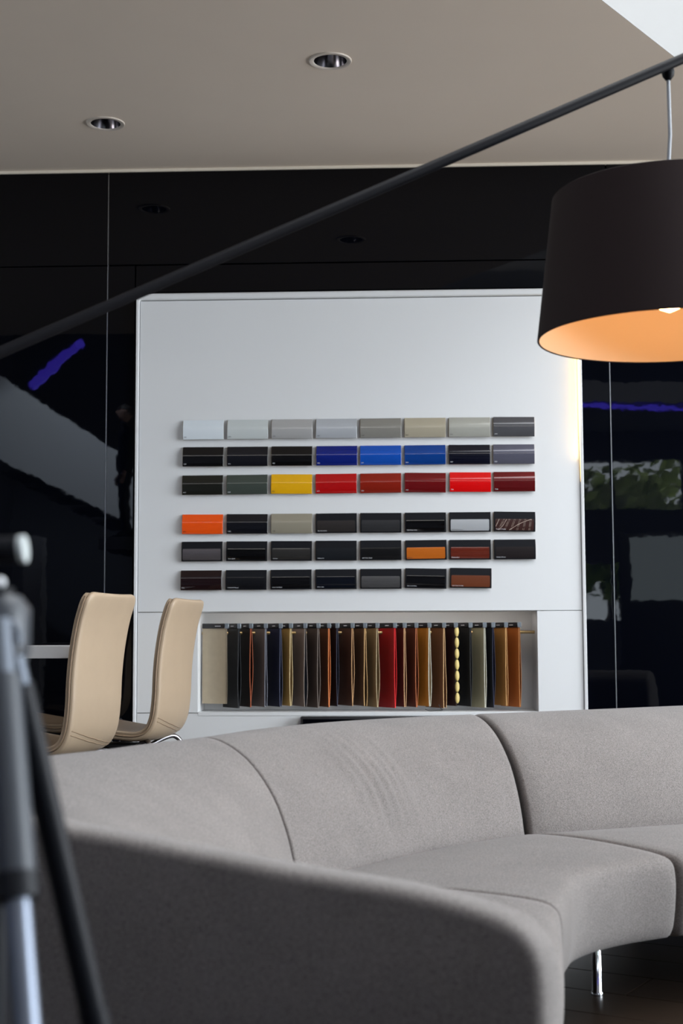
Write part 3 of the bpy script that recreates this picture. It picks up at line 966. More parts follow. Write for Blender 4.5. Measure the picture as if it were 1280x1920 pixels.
def sheet(bm, L, z0, z1, amp, ph, off, th, nz=14, nx=6):
    """thin hanging sheet in local XZ (x from -L to 0), bulging in y"""
    g = {}
    for s in (0, 1):
        for i in range(nx + 1):
            for k in range(nz + 1):
                x = -L + L * i / nx
                tz = k / nz
                y = off + (amp * math.sin(PI * tz * 0.95 + ph) + 0.35 * amp * math.sin(2 * PI * tz * 1.1 + ph * 2.0)) * (0.35 + 0.65 * i / nx) * (1 - (1 - tz) * 0.0) * min(1, (1 - tz) * 5 + 0.05)
                g[s, i, k] = bm.verts.new((x, y + (th if s else 0), z0 + (z1 - z0) * tz))
    for i in range(nx):
        for k in range(nz):
            bm.faces.new((g[0, i, k], g[0, i + 1, k], g[0, i + 1, k + 1], g[0, i, k + 1]))
            bm.faces.new((g[1, i, k], g[1, i, k + 1], g[1, i + 1, k + 1], g[1, i + 1, k]))
    for k in range(nz):
        bm.faces.new((g[0, 0, k], g[0, 0, k + 1], g[1, 0, k + 1], g[1, 0, k]))
        bm.faces.new((g[0, nx, k], g[1, nx, k], g[1, nx, k + 1], g[0, nx, k + 1]))
    for i in range(nx):
        bm.faces.new((g[0, i, 0], g[1, i, 0], g[1, i + 1, 0], g[0, i + 1, 0]))
        bm.faces.new((g[0, i, nz], g[0, i + 1, nz], g[1, i + 1, nz], g[1, i, nz]))
    return g


for i, (xe, fc, ec, lc, words) in enumerate(SWT):
    first = i == 0
    Yn = WY + 0.035
    pt = at_y(xe, 1170, Yn)
    a = math.radians(-20) if first else math.radians(-58 + random.uniform(-3, 3))
    L = 0.135 if first else 0.165
    zt, zb = zt_h, zb_l + random.uniform(-0.008, 0.006) - (0.0 if not first else -0.012)
    th = empty('leather_swatch', '%s leather swatch hanging in the niche' % words, 'leather swatch', (pt.x, Yn, zt), a, 'leather swatches hanging in the niche')
    fc = tuple(min(255, v * 1.22 + 4) for v in fc)
    fm = mat('leather_face', srgb(*fc), 0.5, var=0.10, vscale=30, bump=0.15, bscale=500, bdist=0.0008)
    em = mat('leather_edge', srgb(*ec), 0.6)
    lm = mat('leather_lining', srgb(*lc), 0.65, var=0.1, vscale=30)
    H = zt - zb
    ph = random.uniform(-0.5, 0.6)
    amp = -random.uniform(0.001, 0.005)
    bm = bmesh.new(); sheet(bm, L, -H, -0.018, amp, ph, -0.001, 0.0025)
    o = finish(bm, 'front_leaf', fm, th, smooth=True); smooth_angle(o, 50)
    bm = bmesh.new(); sheet(bm, L - 0.004, -H + 0.004, -0.018, -amp * 1.2 + 0.003, ph, 0.004, 0.002)
    o = finish(bm, 'back_leaf', lm, th, smooth=True); smooth_angle(o, 50)
    # coloured cut edge along the near side
    nz = 14
    for off, sg in ((-0.001, 1.0), (0.0045, -1.0)):
        am = amp if sg > 0 else -amp * 1.2 + 0.003
        pts = []
        for k in range(nz + 1):
            tz = k / nz
            y = off + (am * math.sin(PI * tz * 0.95 + ph) + 0.35 * am * math.sin(2 * PI * tz * 1.1 + ph * 2.0)) * min(1, (1 - tz) * 5 + 0.05)
            pts.append((0.0005, y + 0.001, -H + (H - 0.018) * tz))
        tube('cut_edge', pts, 0.0021 if sg > 0 else 0.0014, em, th, 6)
    if 'ribbed' in words:
        rm = mat('cream_rib', srgb(200, 178, 110), 0.5)
        for k in range(7):
            z0 = -H + 0.012 + k * (H - 0.03) / 7
            bm = bmesh.new(); bmesh.ops.create_uvsphere(bm, u_segments=10, v_segments=8, radius=1)
            bmesh.ops.scale(bm, vec=(0.008, 0.013, (H - 0.03) / 14 * 0.98), verts=bm.verts)
            bmesh.ops.translate(bm, vec=(0.004, 0.006, z0 + (H - 0.03) / 14), verts=bm.verts)
            finish(bm, 'rib', rm, th, smooth=True)
    box('header', -L, -0.012, -0.006, 0.008, -0.025, 0.0, M['header'], th, 0.0015, 1)
    # clip turned square to the front
    c2 = box('clip', -0.006, 0.013, -0.008, 0.006, -0.026, 0.001, M['clip'], th, 0.001, 1)
    c2.rotation_euler = (0, 0, -a)
    hk = tube('rail_hook', [(-0.06, 0.002, -0.02), (-0.06, 0.002, -0.034), (-0.075, 0.002, -0.040)], 0.003, M['steel'], th, 6)
    box('printed_line', -L * 0.45, -L * 0.45 + 0.032, -0.0064, -0.0059, -0.0150, -0.0118, M['print_white'], th)   # print too small to read
# thin cable left lying on the niche shelf
cab = tube('cable', catmull([at_y(797, 1330, WY + 0.0), at_y(806, 1333, WY + 0.02), at_y(820, 1332, WY + 0.02), at_y(829, 1331.5, WY + 0.01), at_y(826, 1328, WY + 0.02), at_y(822, 1321, WY + 0.03)], 5), 0.0016, M['black_plastic'])
tag(cab, 'thin dark cable lying on the niche shelf below the ochre swatches', 'cable')

# ================================================================== SOFA
ZS, ZT = 0.36, 0.645
sofa = empty('sofa', 'low curved grey fabric sofa with rolled back and sloping end panel on slim chrome legs', 'sofa', (0.3, 2.9, 0))
SO = Vector((0.3, 2.9, 0))


def P2(v):
    return Vector((v.x, v.y))


back_prof = [(0.03, .27), (0.004, .35), (-.006, .40), (-.022, .46), (-.052, .53), (-.10, .592), (-.155, .630), (-.21, .645), (-.255, .636), (-.285, .605), (-.295, .55), (-.285, .42), (-.262, .28), (-.235, .16), (-.20, .135), (-.10, .13), (.0, .13), (.03, .18)]
seat_prof = [(-.03, .325), (0.0, .352), (.08, .364), (.22, .369), (.36, .367), (.455, .361), (.489, .350), (.501, .326), (.503, .28), (.497, .222), (.487, .184), (.462, .167), (.36, .164), (.15, .164), (.0, .164), (-.03, .20)]


def offset_prof(pts, d):
    n = len(pts)
    area_ = sum(pts[i][0] * pts[(i + 1) % n][1] - pts[(i + 1) % n][0] * pts[i][1] for i in range(n))
    s = 1 if area_ > 0 else -1
    out = []
    for i in range(n):
        a, b = Vector(pts[i - 1]), Vector(pts[(i + 1) % n])
        t = (b - a).normalized()
        nn = Vector((-t.y, t.x)) * s
        out.append((pts[i][0] + nn.x * d, pts[i][1] + nn.y * d))
    return out


def loft(name, secs, prof_, m, ns=10, r0=0.012, r1=0.012, ripple=None, nsub=3):
    """secs: list of (C, F, T, zt) plan points; prof_ closed (u, z)"""
    pr = [(p.x, p.y) for p in catmull([(a, b, 0) for a, b in prof_], nsub, True)]
    C = catmull([(*s[0], 0) for s in secs], ns); F = catmull([(*s[1], 0) for s in secs], ns); T = catmull([(*s[2], 0) for s in secs], ns)
    Zt = catmull([(s[3], 0, 0) for s in secs], ns)
    N = len(C)
    length = sum((C[i + 1] - C[i]).length for i in range(N - 1))
    rows = []
    plist = []
    # rounded ends: a few extra rings, inset
    def add(tt, inset):
        f = tt * (N - 1)
        i = min(int(f), N - 2)
        w = f - i
        c, fr, tp = C[i].lerp(C[i + 1], w), F[i].lerp(F[i + 1], w), T[i].lerp(T[i + 1], w)
        zt = Zt[i].x * (1 - w) + Zt[i + 1].x * w
        plist.append((c, fr, tp, zt, inset, tt))
    for k in range(4):
        a = k / 3 * PI / 2
        add(r0 * (1 - math.sin(a)) / length, r0 * (1 - math.sin(PI / 2 - (PI / 2 - a))) if False else r0 * (1 - math.sin(a)))
    for i in range(1, N - 1):
        tt = i / (N - 1)
        if tt * length > r0 * 1.5 and (1 - tt) * length > r1 * 1.5: add(tt, 0.0)
    for k in range(3, -1, -1):
        a = k / 3 * PI / 2
        add(1 - r1 * (1 - math.sin(a)) / length, r1 * (1 - math.sin(a)))
    # ends: spacing along the path follows a quarter circle
    for idx in range(4):
        a = idx / 3 * PI / 2
        tt = r0 * (1 - math.cos(a)) / length
        c = plist[idx]
        f = tt * (N - 1); i = min(int(f), N - 2); w = f - i
        plist[idx] = (C[i].lerp(C[i + 1], w), F[i].lerp(F[i + 1], w), T[i].lerp(T[i + 1], w), Zt[i].x * (1 - w) + Zt[i + 1].x * w, c[4], tt)
        tt = 1 - r1 * (1 - math.cos(a)) / length
        j = len(plist) - 1 - idx
        c = plist[j]
        f = tt * (N - 1); i = min(int(f), N - 2); w = f - i
        plist[j] = (C[i].lerp(C[i + 1], w), F[i].lerp(F[i + 1], w), T[i].lerp(T[i + 1], w), Zt[i].x * (1 - w) + Zt[i + 1].x * w, c[4], tt)
    bm = bmesh.new()
    for c, fr, tp, zt, inset, tt in plist:
        pp = offset_prof(pr, inset) if inset > 1e-5 else pr
        ring = []
        for u, z in pp:
            if u >= 0: q = c + (fr - c) * (u / 0.5)
            else: q = c + (tp - c) * (u / -0.21)
            if z > ZS: z = ZS + (z - ZS) * (zt - ZS) / (ZT - ZS)
            v = Vector((q.x, q.y, z))
            if ripple: v += ripple(tt, u, z, (fr - c).normalized())
            ring.append(bm.verts.new(v - SO))
        rows.append(ring)
    n = len(pr)
    for a, b in zip(rows, rows[1:]):
        for k in range(n):
            bm.faces.new((a[k], a[(k + 1) % n], b[(k + 1) % n], b[k]))
    bm.faces.new(rows[0][::-1]); bm.faces.new(rows[-1])
    o = finish(bm, name, m, sofa, smooth=True)
    return smooth_angle(o, 60)


def sec(c, f, t, zt=ZT):
    return (P2(at_z(*c, ZS)), P2(at_z(*f, ZS)), P2(at_z(*t, zt)), zt)


# middle wedge module
B = [sec((557, 1650), (1050, 1690), (395, 1383)), sec((690, 1615), (1066, 1662), (515, 1366)), sec((800, 1590), (1092, 1637), (640, 1354)),
     sec((893, 1573), (1165, 1619), (768, 1346)), sec((985, 1560), (1268, 1606), (893, 1340))]


def wrinkle(tt, u, z, d):
    if u > 0.0 or z < 0.38: return Vector((0, 0, 0))
    g = 0.0
    for c, w, am in ((0.30, .014, .004), (0.335, .012, .006), (0.375, .012, .007), (0.41, .014, .007), (0.445, .013, .005), (0.48, .016, .003)):
        s = tt - c + (z - 0.5) * 0.06
        g += 1.3 * am * math.exp(-(s / w) ** 2)
    g *= math.exp(-((z - 0.53) / 0.075) ** 2)
    return Vector((d.x, d.y, 0.3)) * g


bB = loft('backrest', B, back_prof, M['fabric'], 26, 0.006, 0.014, wrinkle, 4)
sB = loft('seat', B, seat_prof, M['fabric'], 10, 0.010, 0.016)
# right straight module
c1, f1, t1, _ = B[-1]
dC = (P2(at_z(1280, 1541, ZS)) - c1).normalized()
t280 = P2(at_z(1280, 1321, 0.655))
dT = (t280 - t1).normalized()
dirC = (dC * 0.6 + dT * 0.4).normalized()
gap = 0.012
Cmod = []
for k, s in enumerate((gap, 0.5, 1.0, 1.6)):
    Cmod.append((c1 + dC * s, f1 + dC * s, t1 + dC * s + (dT - dC) * s * 0.6, ZT + 0.008 * min(s, 1)))
loft('backrest', Cmod, back_prof, M['fabric'], 8, 0.014, 0.03)
loft('seat', Cmod, seat_prof, M['fabric'], 8, 0.016, 0.03)
# left straight module, running towards the camera
c0, f0, t0, _ = B[0]
Te, Fe = Vector((-0.47, 2.06)), P2(at_y(1030, 1800, 1.76))
Ce = Fe + (Te - Fe).normalized() * 0.47
dA0 = Vector((-0.002, -0.003))
Amod = [(c0 + dA0, f0 + dA0, t0 + dA0, ZT),
        (c0.lerp(Ce, 0.30) + Vector((-.02, 0)), P2(at_z(1052, 1790, ZS)), P2(at_z(238, 1404, ZT)), ZT),
        (c0.lerp(Ce, 0.62) + Vector((-.02, 0)), f0.lerp(Fe, 0.62), P2(at_z(70, 1437, ZT)), ZT),
        (Ce, Fe, Te, 0.60)]
loft('backrest', Amod, back_prof, M['fabric'], 14, 0.006, 0.02, None, 4)
loft('seat', Amod, seat_prof, M['fabric'], 10, 0.010, 0.02)
# sloping end panel
pn = (Fe - Te).normalized()
pnorm = Vector((pn.y, -pn.x))                     # towards the camera
if pnorm.y > 0: pnorm = -pnorm
base = Fe + pnorm * 0.05


def on_panel(px, py):
    d = ray(px, py)
    n3 = Vector((pnorm.x, pnorm.y, 0))
    t = (Vector((base.x, base.y, 0)) - Vector((0, 0, 0))).dot(n3) / d.dot(n3)
    q = CAMP + d * t
    return (Vector((q.x, q.y)) - base).dot(pn), q.z


edge_px = [(40, 1540), (122, 1554), (250, 1577), (372, 1601), (552, 1636), (724, 1664), (841, 1691), (920, 1716), (965, 1738), (995, 1768), (1010, 1802), (1017, 1850), (1019, 1910)]
outl = [on_panel(*p) for p in edge_px]
ul, ur = outl[0][0] - 0.03, outl[-1][0]
outl = [(ul - 0.02, 0.14), (ul, outl[0][1] - 0.05)] + outl + [(ur, 0.30), (ur - 0.01, 0.14)]
bm = bmesh.new()
TH = 0.075
# a padded slab: rings of the outline, inset at both faces for a soft rounded edge
dense = [(p.x, p.y) for p in catmull([(a, b, 0) for a, b in outl], 3)]
rings = []
for dep, ins in ((0.0, 0.016), (0.002, 0.009), (0.006, 0.0035), (0.014, 0.0), (TH - 0.014, 0.0), (TH, 0.012)):
    pp = offset_prof(dense, ins) if ins > 0 else dense
    rings.append([bm.verts.new(Vector((base.x, base.y, 0)) + Vector((pn.x, pn.y, 0)) * u + Vector((0, 0, z)) - Vector((pnorm.x, pnorm.y, 0)) * dep - SO) for u, z in pp])
n = len(dense)
for a, b in zip(rings, rings[1:]):
    for k in range(n): bm.faces.new((a[k], a[(k + 1) % n], b[(k + 1) % n], b[k]))
bm.faces.new(rings[0]); bm.faces.new(rings[-1][::-1])
ep = finish(bm, 'end_panel', M['fabric'], sofa, smooth=True)
smooth_angle(ep, 55)
# chrome legs
lp = at_z(1119, 1866, 0)


def leg(x, y):
    g = lathe('leg', [(0, 0), (0.0145, 0), (0.0150, 0.003), (0.0150, 0.008), (0.0125, 0.011), (0.0125, 0.185), (0, 0.185)], M['chrome'], sofa, 20, (x - SO.x, y - SO.y, 0))


leg(lp.x, lp.y)
for k, (c, f, t, _) in enumerate((Cmod[1], Cmod[3], Amod[3], B[0], B[2])):
    q = c.lerp(f, 0.70); leg(q.x - 0.02 * (k == 2), q.y + 0.1 * (k == 2))
    q = c.lerp(t, 0.75); leg(q.x, q.y + 0.1 * (k == 2))

# ================================================================== CHAIRS AND TABLE
chair_line = [(0.43, .492), (0.36, .490), (0.26, .474), (0.15, .458), (0.075, .456), (0.025, .478), (-0.004, .535), (-0.016, .625), (-0.020, .725), (-0.030, .83), (-0.050, .94), (-0.078, 1.03), (-0.084, 1.048)]


def ribbon(off_in, off_out, width, trim0=0.0, trim1=0.0, corner=0.05, tuft=0.0):
    """padded ribbon following the chair line; offsets along the line's inner normal"""
    L = catmull([(a, b, 0) for a, b in chair_line], 5)
    L = [Vector((p.x, p.y)) for p in L]
    n = len(L)
    cum = [0]
    for a, b in zip(L, L[1:]): cum.append(cum[-1] + (b - a).length)
    tot = cum[-1]
    bm = bmesh.new()
    nw = 12
    top, bot = [], []
    for i in range(n):
        if cum[i] < trim0 or tot - cum[i] < trim1: continue
        t = (L[min(i + 1, n - 1)] - L[max(i - 1, 0)]).normalized()
        nn = Vector((t.y, -t.x))                  # towards the sitter
        if nn.dot(Vector((0.2, 0.3)) - (L[i] - Vector((0.2, 0.5)))) < 0 and False: nn = -nn
        e = min(cum[i] - trim0, tot - cum[i] - trim1)
        hw = width / 2
        if e < corner: hw -= corner - math.sqrt(max(0, corner ** 2 - (corner - e) ** 2))
        pinch = 1.0
        if e < 0.012: pinch = 0.45 + 0.55 * math.sqrt(max(0, 1 - (1 - e / 0.012) ** 2))
        ra, rb = [], []
        for k in range(nw + 1):
            s = -math.cos(PI * k / nw)
            y = hw * s
            ed_ = (1 - abs(s))
            pk = pinch * (1.0 if ed_ > 0.08 else 0.45 + 0.55 * math.sqrt(max(0, 1 - (1 - ed_ / 0.08) ** 2)))
            mid = (off_in + off_out) / 2
            dish = 0.012 * (abs(s) ** 2)
            oi = mid + (off_in - mid) * pk + dish
            if tuft and ed_ > 0.05:
                oi -= tuft * (math.exp(-((cum[i] % 0.13 - 0.065) / 0.006) ** 2))
            oo = mid + (off_out - mid) * pk + dish
            ra.append(bm.verts.new((L[i].x + nn.x * oi, y, L[i].y + nn.y * oi)))
            rb.append(bm.verts.new((L[i].x + nn.x * oo, y, L[i].y + nn.y * oo)))
        top.append(ra); bot.append(rb)
    for G_, fl_ in ((top, 0), (bot, 1)):
        for a, b in zip(G_, G_[1:]):
            for k in range(nw): bm.faces.new((a[k], a[k + 1], b[k + 1], b[k]))
    for a, b in ((top[0], bot[0]), (top[-1], bot[-1])):
        for k in range(nw): bm.faces.new((a[k], a[k + 1], b[k + 1], b[k]))
    for i in range(len(top) - 1):
        for k in (0, nw): bm.faces.new((top[i][k], top[i + 1][k], bot[i + 1][k], bot[i][k]))
    bmesh.ops.remove_doubles(bm, verts=bm.verts, dist=1e-5)
    return bm


def chair_edge(side, width, off, i0, i1, extra=0.0):
    L = catmull([(a, b, 0) for a, b in chair_line], 5)
    out = []
    n = len(L)
    for i in range(max(1, int(i0 * n)), min(n - 2, int(i1 * n))):
        t = (L[i + 1] - L[i - 1]).normalized()
        nn = Vector((t.y, -t.x))
        out.append((L[i].x + nn.x * off, side * (width / 2 + extra), L[i].y + nn.y * off))
    return out


CW = 0.43


def make_chair():
    t = empty('conference_chair', None, 'chair', (0, 0, 0), 0, 'tan leather chairs around the white table')
    o = finish(ribbon(-0.006, -0.026, CW, 0.0, 0.0, 0.045), 'shell', M['leather_tan'], t, smooth=True); smooth_angle(o, 60)
    cu = finish(ribbon(0.014, -0.007, CW - 0.006, 0.004, 0.006, 0.045, 0.004), 'cushion', M['leather_tan'], t, smooth=True); smooth_angle(cu, 60)
    for s in (-1, 1):
        tube('piping', chair_edge(s, CW, 0.006, 0.06, 0.93, -0.001), 0.0045, M['leather_seam'], t, 8)
    # double seam across the outside of the bend, drawn as a shallow V
    L = catmull([(a, b, 0) for a, b in chair_line], 5)
    for off in (0, 1):
        pts = []
        for k in range(13):
            s = -1 + 2 * k / 12
            i = int(26 + off * 1.0 - 4.5 * (1 - abs(s)))
            f = 29.5 + off * 1.0 - 5.0 * (1 - s) / 2
            i = int(f); w = f - i
            p = L[i].lerp(L[i + 1], w); tt = (L[i + 1] - L[i - 1]).normalized(); nn = Vector((tt.y, -tt.x))
            pts.append((p.x + nn.x * (-0.0262 + 0.012 * s * s), s * (CW / 2 - 0.012), p.y + nn.y * (-0.0262 + 0.012 * s * s)))
        tube('seam', pts, 0.0022, M['leather_seam'], t, 6)
    box('bracket', 0.12, 0.30, -0.06, 0.06, 0.385, 0.418, M['black_plastic'], t, 0.008)
    for k in range(4):
        a = PI / 4 + k * PI / 2
        c, s = math.cos(a), math.sin(a)
        pts = catmull([(0.21 + c * 0.05, s * 0.05, 0.392), (0.21 + c * 0.12, s * 0.12, 0.400), (0.21 + c * 0.20, s * 0.20, 0.432), (0.21 + c * 0.25, s * 0.25, 0.436), (0.21 + c * 0.285, s * 0.285, 0.395),
                       (0.21 + c * 0.295, s * 0.295, 0.30), (0.21 + c * 0.30, s * 0.30, 0.15), (0.21 + c * 0.315, s * 0.315, 0.0)], 4)
        tube('leg', pts, 0.011, M['dark_chrome'], t, 12)
    return t


def copy_thing(root, loc, rotz, label):
    r = root.copy(); COL.objects.link(r); r.location = loc; r.rotation_euler = (0, 0, rotz); r['label'] = label
    for ch in root.children:
        c = ch.copy(); COL.objects.link(c); c.parent = r
    return r


ch1 = make_chair()
pc = at_y(170, 1380, 5.40)
ch1.location = (pc.x, pc.y, 0)
ch1.rotation_euler = (0, 0, math.atan2(0.225, -0.974))
ch1['label'] = 'large tan leather chair in front, nearest the sofa, its back to the camera'
pc = at_y(317, 1370, 6.25)
copy_thing(ch1, (pc.x, pc.y, 0), math.atan2(0.174, -0.985), 'smaller tan leather chair against the white display wall, right of the others')
pc = at_y(170, 1350, 6.80)
copy_thing(ch1, (pc.x, pc.y, 0), math.atan2(0.10, -0.995), 'tan leather chair mostly hidden behind the foremost chair, only its seat showing')

# white meeting table
tz = at_y(85, 1212, 5.50).z
tx1 = at_y(140, 1212, 5.50).x
tt_ = 0.046
tb = empty('meeting_table', 'white meeting table with thick square edge behind the chairs at left', 'table', (tx1 - 0.75, 5.95, 0))
bm = bmesh.new()
rp = []
hx, hy, rr = 0.75, 0.45, 0.05
for cx, cy, a0 in ((hx - rr, hy - rr, 0), (-hx + rr, hy - rr, 90), (-hx + rr, -hy + rr, 180), (hx - rr, -hy + rr, 270)):
    for k in range(7):
        a = math.radians(a0 + 15 * k); rp.append((cx + rr * math.cos(a), cy + rr * math.sin(a)))
a_ = [bm.verts.new((x, y, tz - tt_)) for x, y in rp]; b_ = [bm.verts.new((x, y, tz)) for x, y in rp]
bm.faces.new(a_[::-1]); bm.faces.new(b_)
for i in range(len(rp)): bm.faces.new((a_[i], a_[(i + 1) % len(rp)], b_[(i + 1) % len(rp)], b_[i]))
bmesh.ops.bevel(bm, geom=[e for e in bm.edges if abs(e.verts[0].co.z - e.verts[1].co.z) < 1e-6], offset=0.003, segments=2, affect='EDGES')
o = finish(bm, 'table_top', M['white'], tb); smooth_angle(o, 40)
lathe('column', [(0, 0.0), (0.30, 0.0), (0.30, 0.012), (0.05, 0.03), (0.04, 0.06), (0.04, tz - tt_ - 0.02), (0.16, tz - tt_ - 0.012), (0.16, tz - tt_), (0, tz - tt_)], M['white'], tb, 40, (-0.35, 0, 0))

# ================================================================== PENDANT FLOOR LAMP
LYC = 3.2
sc_ = at_y(1256, 634, LYC)                        # centre of the shade's lower rim
zb_ = sc_.z
zt_ = at_y(1256, 368, LYC).z
rb = (at_y(1256, 634, LYC) - at_y(1009, 634, LYC)).length
rt = (at_y(1256, 368, LYC) - at_y(1043, 368, LYC)).length
hook = at_y(1252, 138, LYC)
lamp = empty('floor_lamp', 'large dark drum-shade lamp hung from a long slanting graphite boom at upper right', 'lamp', (sc_.x, LYC, 0))
LO = Vector((sc_.x, LYC, 0))
lathe('lamp_shade', [(rb, zb_), (rb + 0.0015, zb_ + 0.002), (rt + 0.0015, zt_ - 0.001), (rt, zt_), (rt - 0.003, zt_), (rt - 0.003, zt_ - 0.003), (rb - 0.003, zb_ + 0.001)], M['shade_out'], lamp, 96, (0, 0, 0), True)
lathe('shade_lining', [(rb - 0.0035, zb_ + 0.002), (rt - 0.0035, zt_ - 0.003), (rt - 0.006, zt_ - 0.004), (0.05, zt_ - 0.004), (0.0, zt_ - 0.004)], M['shade_in'], lamp, 96)
lathe('shade_top', [(rt - 0.004, zt_ - 0.001), (0.012, zt_ - 0.001), (0.012, zt_ - 0.003), (rt - 0.004, zt_ - 0.003)], M['shade_out'], lamp, 64, (0, 0, 0), True)
lathe('socket', [(0, zt_ - 0.004), (0.006, zt_ - 0.004), (0.006, zt_ - 0.10), (0.022, zt_ - 0.105), (0.022, zt_ - 0.165), (0, zt_ - 0.165)], M['black_plastic'], lamp, 20)
lathe('bulb', [(0, zt_ - 0.165), (0.014, zt_ - 0.167), (0.03, zt_ - 0.21), (0.034, zt_ - 0.236), (0.025, zt_ - 0.260), (0, zt_ - 0.270)], M['bulb'], lamp, 20)
pl = bpy.data.lights.new('bulb_light', 'POINT'); pl.energy = 1.75; pl.color = (1.0, 0.58, 0.28); pl.shadow_soft_size = 0.012
plo = bpy.data.objects.new('bulb_light', pl); COL.objects.link(plo); plo.parent = lamp; plo.location = (0, 0, zt_ - 0.282)
tube('cord', [Vector((hook.x, LYC, hook.z)) - LO, Vector((hook.x + 0.001, LYC, (hook.z + zt_) / 2)) - LO, Vector((0, 0, zt_ - 0.004))], 0.0042, M['cord'], lamp, 8)
lathe('hook', [(0, 0.016), (0.012, 0.014), (0.015, 0.004), (0.013, -0.006), (0.006, -0.016), (0, -0.018)], M['rod'], lamp, 16, hook - LO)
# boom: a straight rod rising from the far left to beyond the shade
bR = at_y(1340, 84, 3.22); bL0 = at_y(0, 661, 2.75)
dirb = (bR - bL0).normalized()
bL = bL0 - dirb * 0.30
tube('boom', [bL - LO, bR - LO], 0.0118, M['rod'], lamp, 16)
lathe('boom_end', [(0, 0), (0.02, 0), (0.02, 0.05), (0, 0.05)], M['rod'], lamp, 16, bL - LO - Vector((0, 0, 0.025)))
tube('post', [Vector((bL.x, bL.y, 0.02)) - LO, bL - LO], 0.014, M['rod'], lamp, 16)
lathe('base', [(0, 0), (0.20, 0), (0.20, 0.018), (0.19, 0.025), (0, 0.027)], M['rod'], lamp, 48, Vector((bL.x, bL.y, 0)) - LO)

# ================================================================== FOREGROUND TRIPOD
TY = 1.10
hub = at_y(-6, 1175, TY)
tp = empty('camera_tripod', 'dark camera tripod out of focus at the left edge, in front of the sofa', 'tripod', (hub.x, hub.y, 0))
TO = Vector((hub.x, hub.y, 0))
tube('center_column', [Vector((0, 0, 0.45)), Vector((0, 0, hub.z + 0.03))], 0.013, M['tripod_black'], tp, 20)
lathe('hub', [(0, -0.03), (0.022, -0.03), (0.026, -0.02), (0.026, 0.014), (0.018, 0.024), (0, 0.024)], M['tripod_sleeve'], tp, 28, (0, 0, hub.z))
k0, k1 = at_y(-30, 1034, TY), at_y(37, 1030, TY)
tube('pan_head', [k0 - TO, k1 - TO], 0.0105, M['tripod_black'], tp, 20)
tube('knob_cap', [k1 - TO, at_y(48, 1029, TY) - TO], 0.0108, mat('pale_knob', (0.55, 0.60, 0.60, 1), 0.4), tp, 20)
kk = at_y(0, 1092, TY - 0.02)
bm = bmesh.new(); bmesh.ops.create_uvsphere(bm, u_segments=16, v_segments=12, radius=0.0045)
finish(bm, 'lock_knob', mat('pale_lock', (0.7, 0.72, 0.75, 1), 0.3), tp, smooth=True, loc=kk - TO)


def tleg(pxs, r_up, r_low, m_up, m_low, foot, upper=None):
    """leg from a pixel path: start, sleeve end"""
    a, b = pxs
    d = (b - a).normalized()
    t = (0.0 - a.z) / d.z
    end = a + d * t
    sl = tube('leg_sleeve', [a + d * upper - TO if upper else a - TO, b - TO], r_up, m_up, tp, 18)
    if upper:
        tube('leg_joint', [a - TO, a + d * (upper + 0.002) - TO], r_up * 0.78, M['tripod_grey'], tp, 16)
    tube('collar', [b - d * 0.012 - TO, b + d * 0.006 - TO], r_up * 1.08, M['tripod_black'], tp, 18)
    tube('leg_tube', [b - TO, end - d * 0.02 - TO], r_low, m_low, tp, 18)
    tube('rubber_foot', [end - d * 0.03 - TO, end - d * 0.004 - TO], r_low * 1.25, M['tripod_black'], tp, 14)


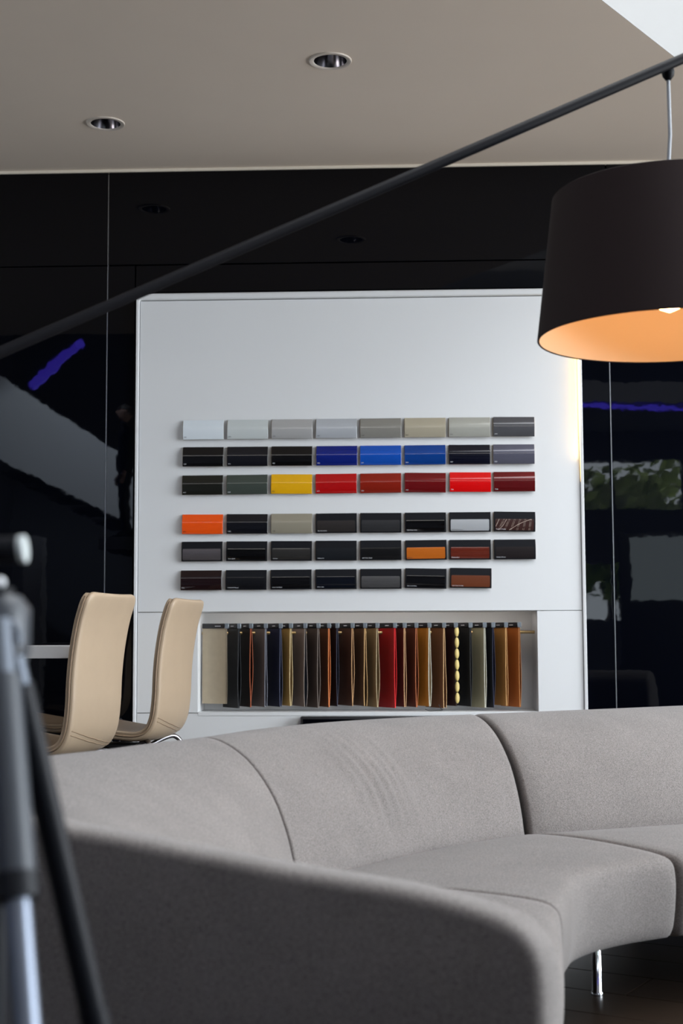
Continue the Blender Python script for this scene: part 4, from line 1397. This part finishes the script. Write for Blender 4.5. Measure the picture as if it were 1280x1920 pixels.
tleg((at_y(-6, 1168, TY - 0.03), at_y(31, 1672, TY - 0.10)), 0.0150, 0.0098, M['tripod_sleeve'], mat('dull_tripod_tube', (0.17, 0.19, 0.23, 1), 0.38, metal=1.0), None, 0.045)
tleg((at_y(14, 1185, TY - 0.01), at_y(178, 1915, TY + 0.04)), 0.0112, 0.0080, M['tripod_black'], M['tripod_black'], None, 0.042)
tleg((hub + Vector((-0.025, 0.01, -0.01)), hub + Vector((-0.16, 0.05, -0.42))), 0.0118, 0.0080, M['tripod_black'], M['tripod_black'], None, None)
tube('pivot_ring', [at_y(20, 1166, TY - 0.02) - TO, at_y(24, 1170, TY - 0.02) - TO, at_y(33, 1184, TY - 0.02) - TO, at_y(34, 1210, TY - 0.02) - TO], 0.0035, M['tripod_grey'], tp, 10)

# ================================================================== BEHIND THE CAMERA (reflected in the black wall)
ds = empty('display_screen', 'black framed display screen reflected in the black wall at right', 'display screen', (3.55, -3.0, 0))
box('frame', -0.85, 0.85, -0.04, 0.04, 0.0, 2.12, M['black_plastic'], ds, 0.01)
box('screen', -0.72, 0.80, 0.041, 0.046, 1.30, 2.08, mat('lit_grey_screen', (0.1, 0.1, 0.1, 1), 0.5, emit=(0.62, 0.74, 0.80, 1), estr=2.2), ds)


def tree(x, y, h, r, label):
    t = empty('tree', label, 'tree', (x, y, -0.5), 0, 'trees outside the rear windows')
    tube('trunk', [(0, 0, 0), (0.05, 0, h * 0.4), (0, 0.05, h * 0.75)], 0.1, M['bark'], t, 8, [0.14, 0.1, 0.05])
    bm = bmesh.new()
    for k in range(700):
        d = Vector((random.gauss(0, 1), random.gauss(0, 1), random.gauss(0, 1))).normalized() * r * random.uniform(0.55, 1.0)
        c = Vector((d.x, d.y, h * 0.75 + d.z * 0.9))
        s = random.uniform(0.12, 0.26)
        a = Vector((random.gauss(0, 1), random.gauss(0, 1), random.gauss(0, 1))).normalized(); b = a.orthogonal().normalized(); e = a.cross(b)
        bm.faces.new([bm.verts.new(c + q) for q in (b * s, e * s * 0.6 + a * 0.03, -b * s, -e * s * 0.6 + a * 0.03)])
    cr = finish(bm, 'crown', M['foliage'], t)


tree(4.0, -12.7, 4.4, 1.5, 'round green tree reflected in the black wall, left of the two')
tree(6.6, -16.6, 5.2, 2.2, 'round green tree reflected in the black wall, right of the two')
tag(box('ground_outside', -30, 30, -60, YB - 0.3, -0.7, -0.5, mat('pale_paving', (0.35, 0.35, 0.34, 1), 0.9)), kind='structure')
bpy.context.view_layer.update()
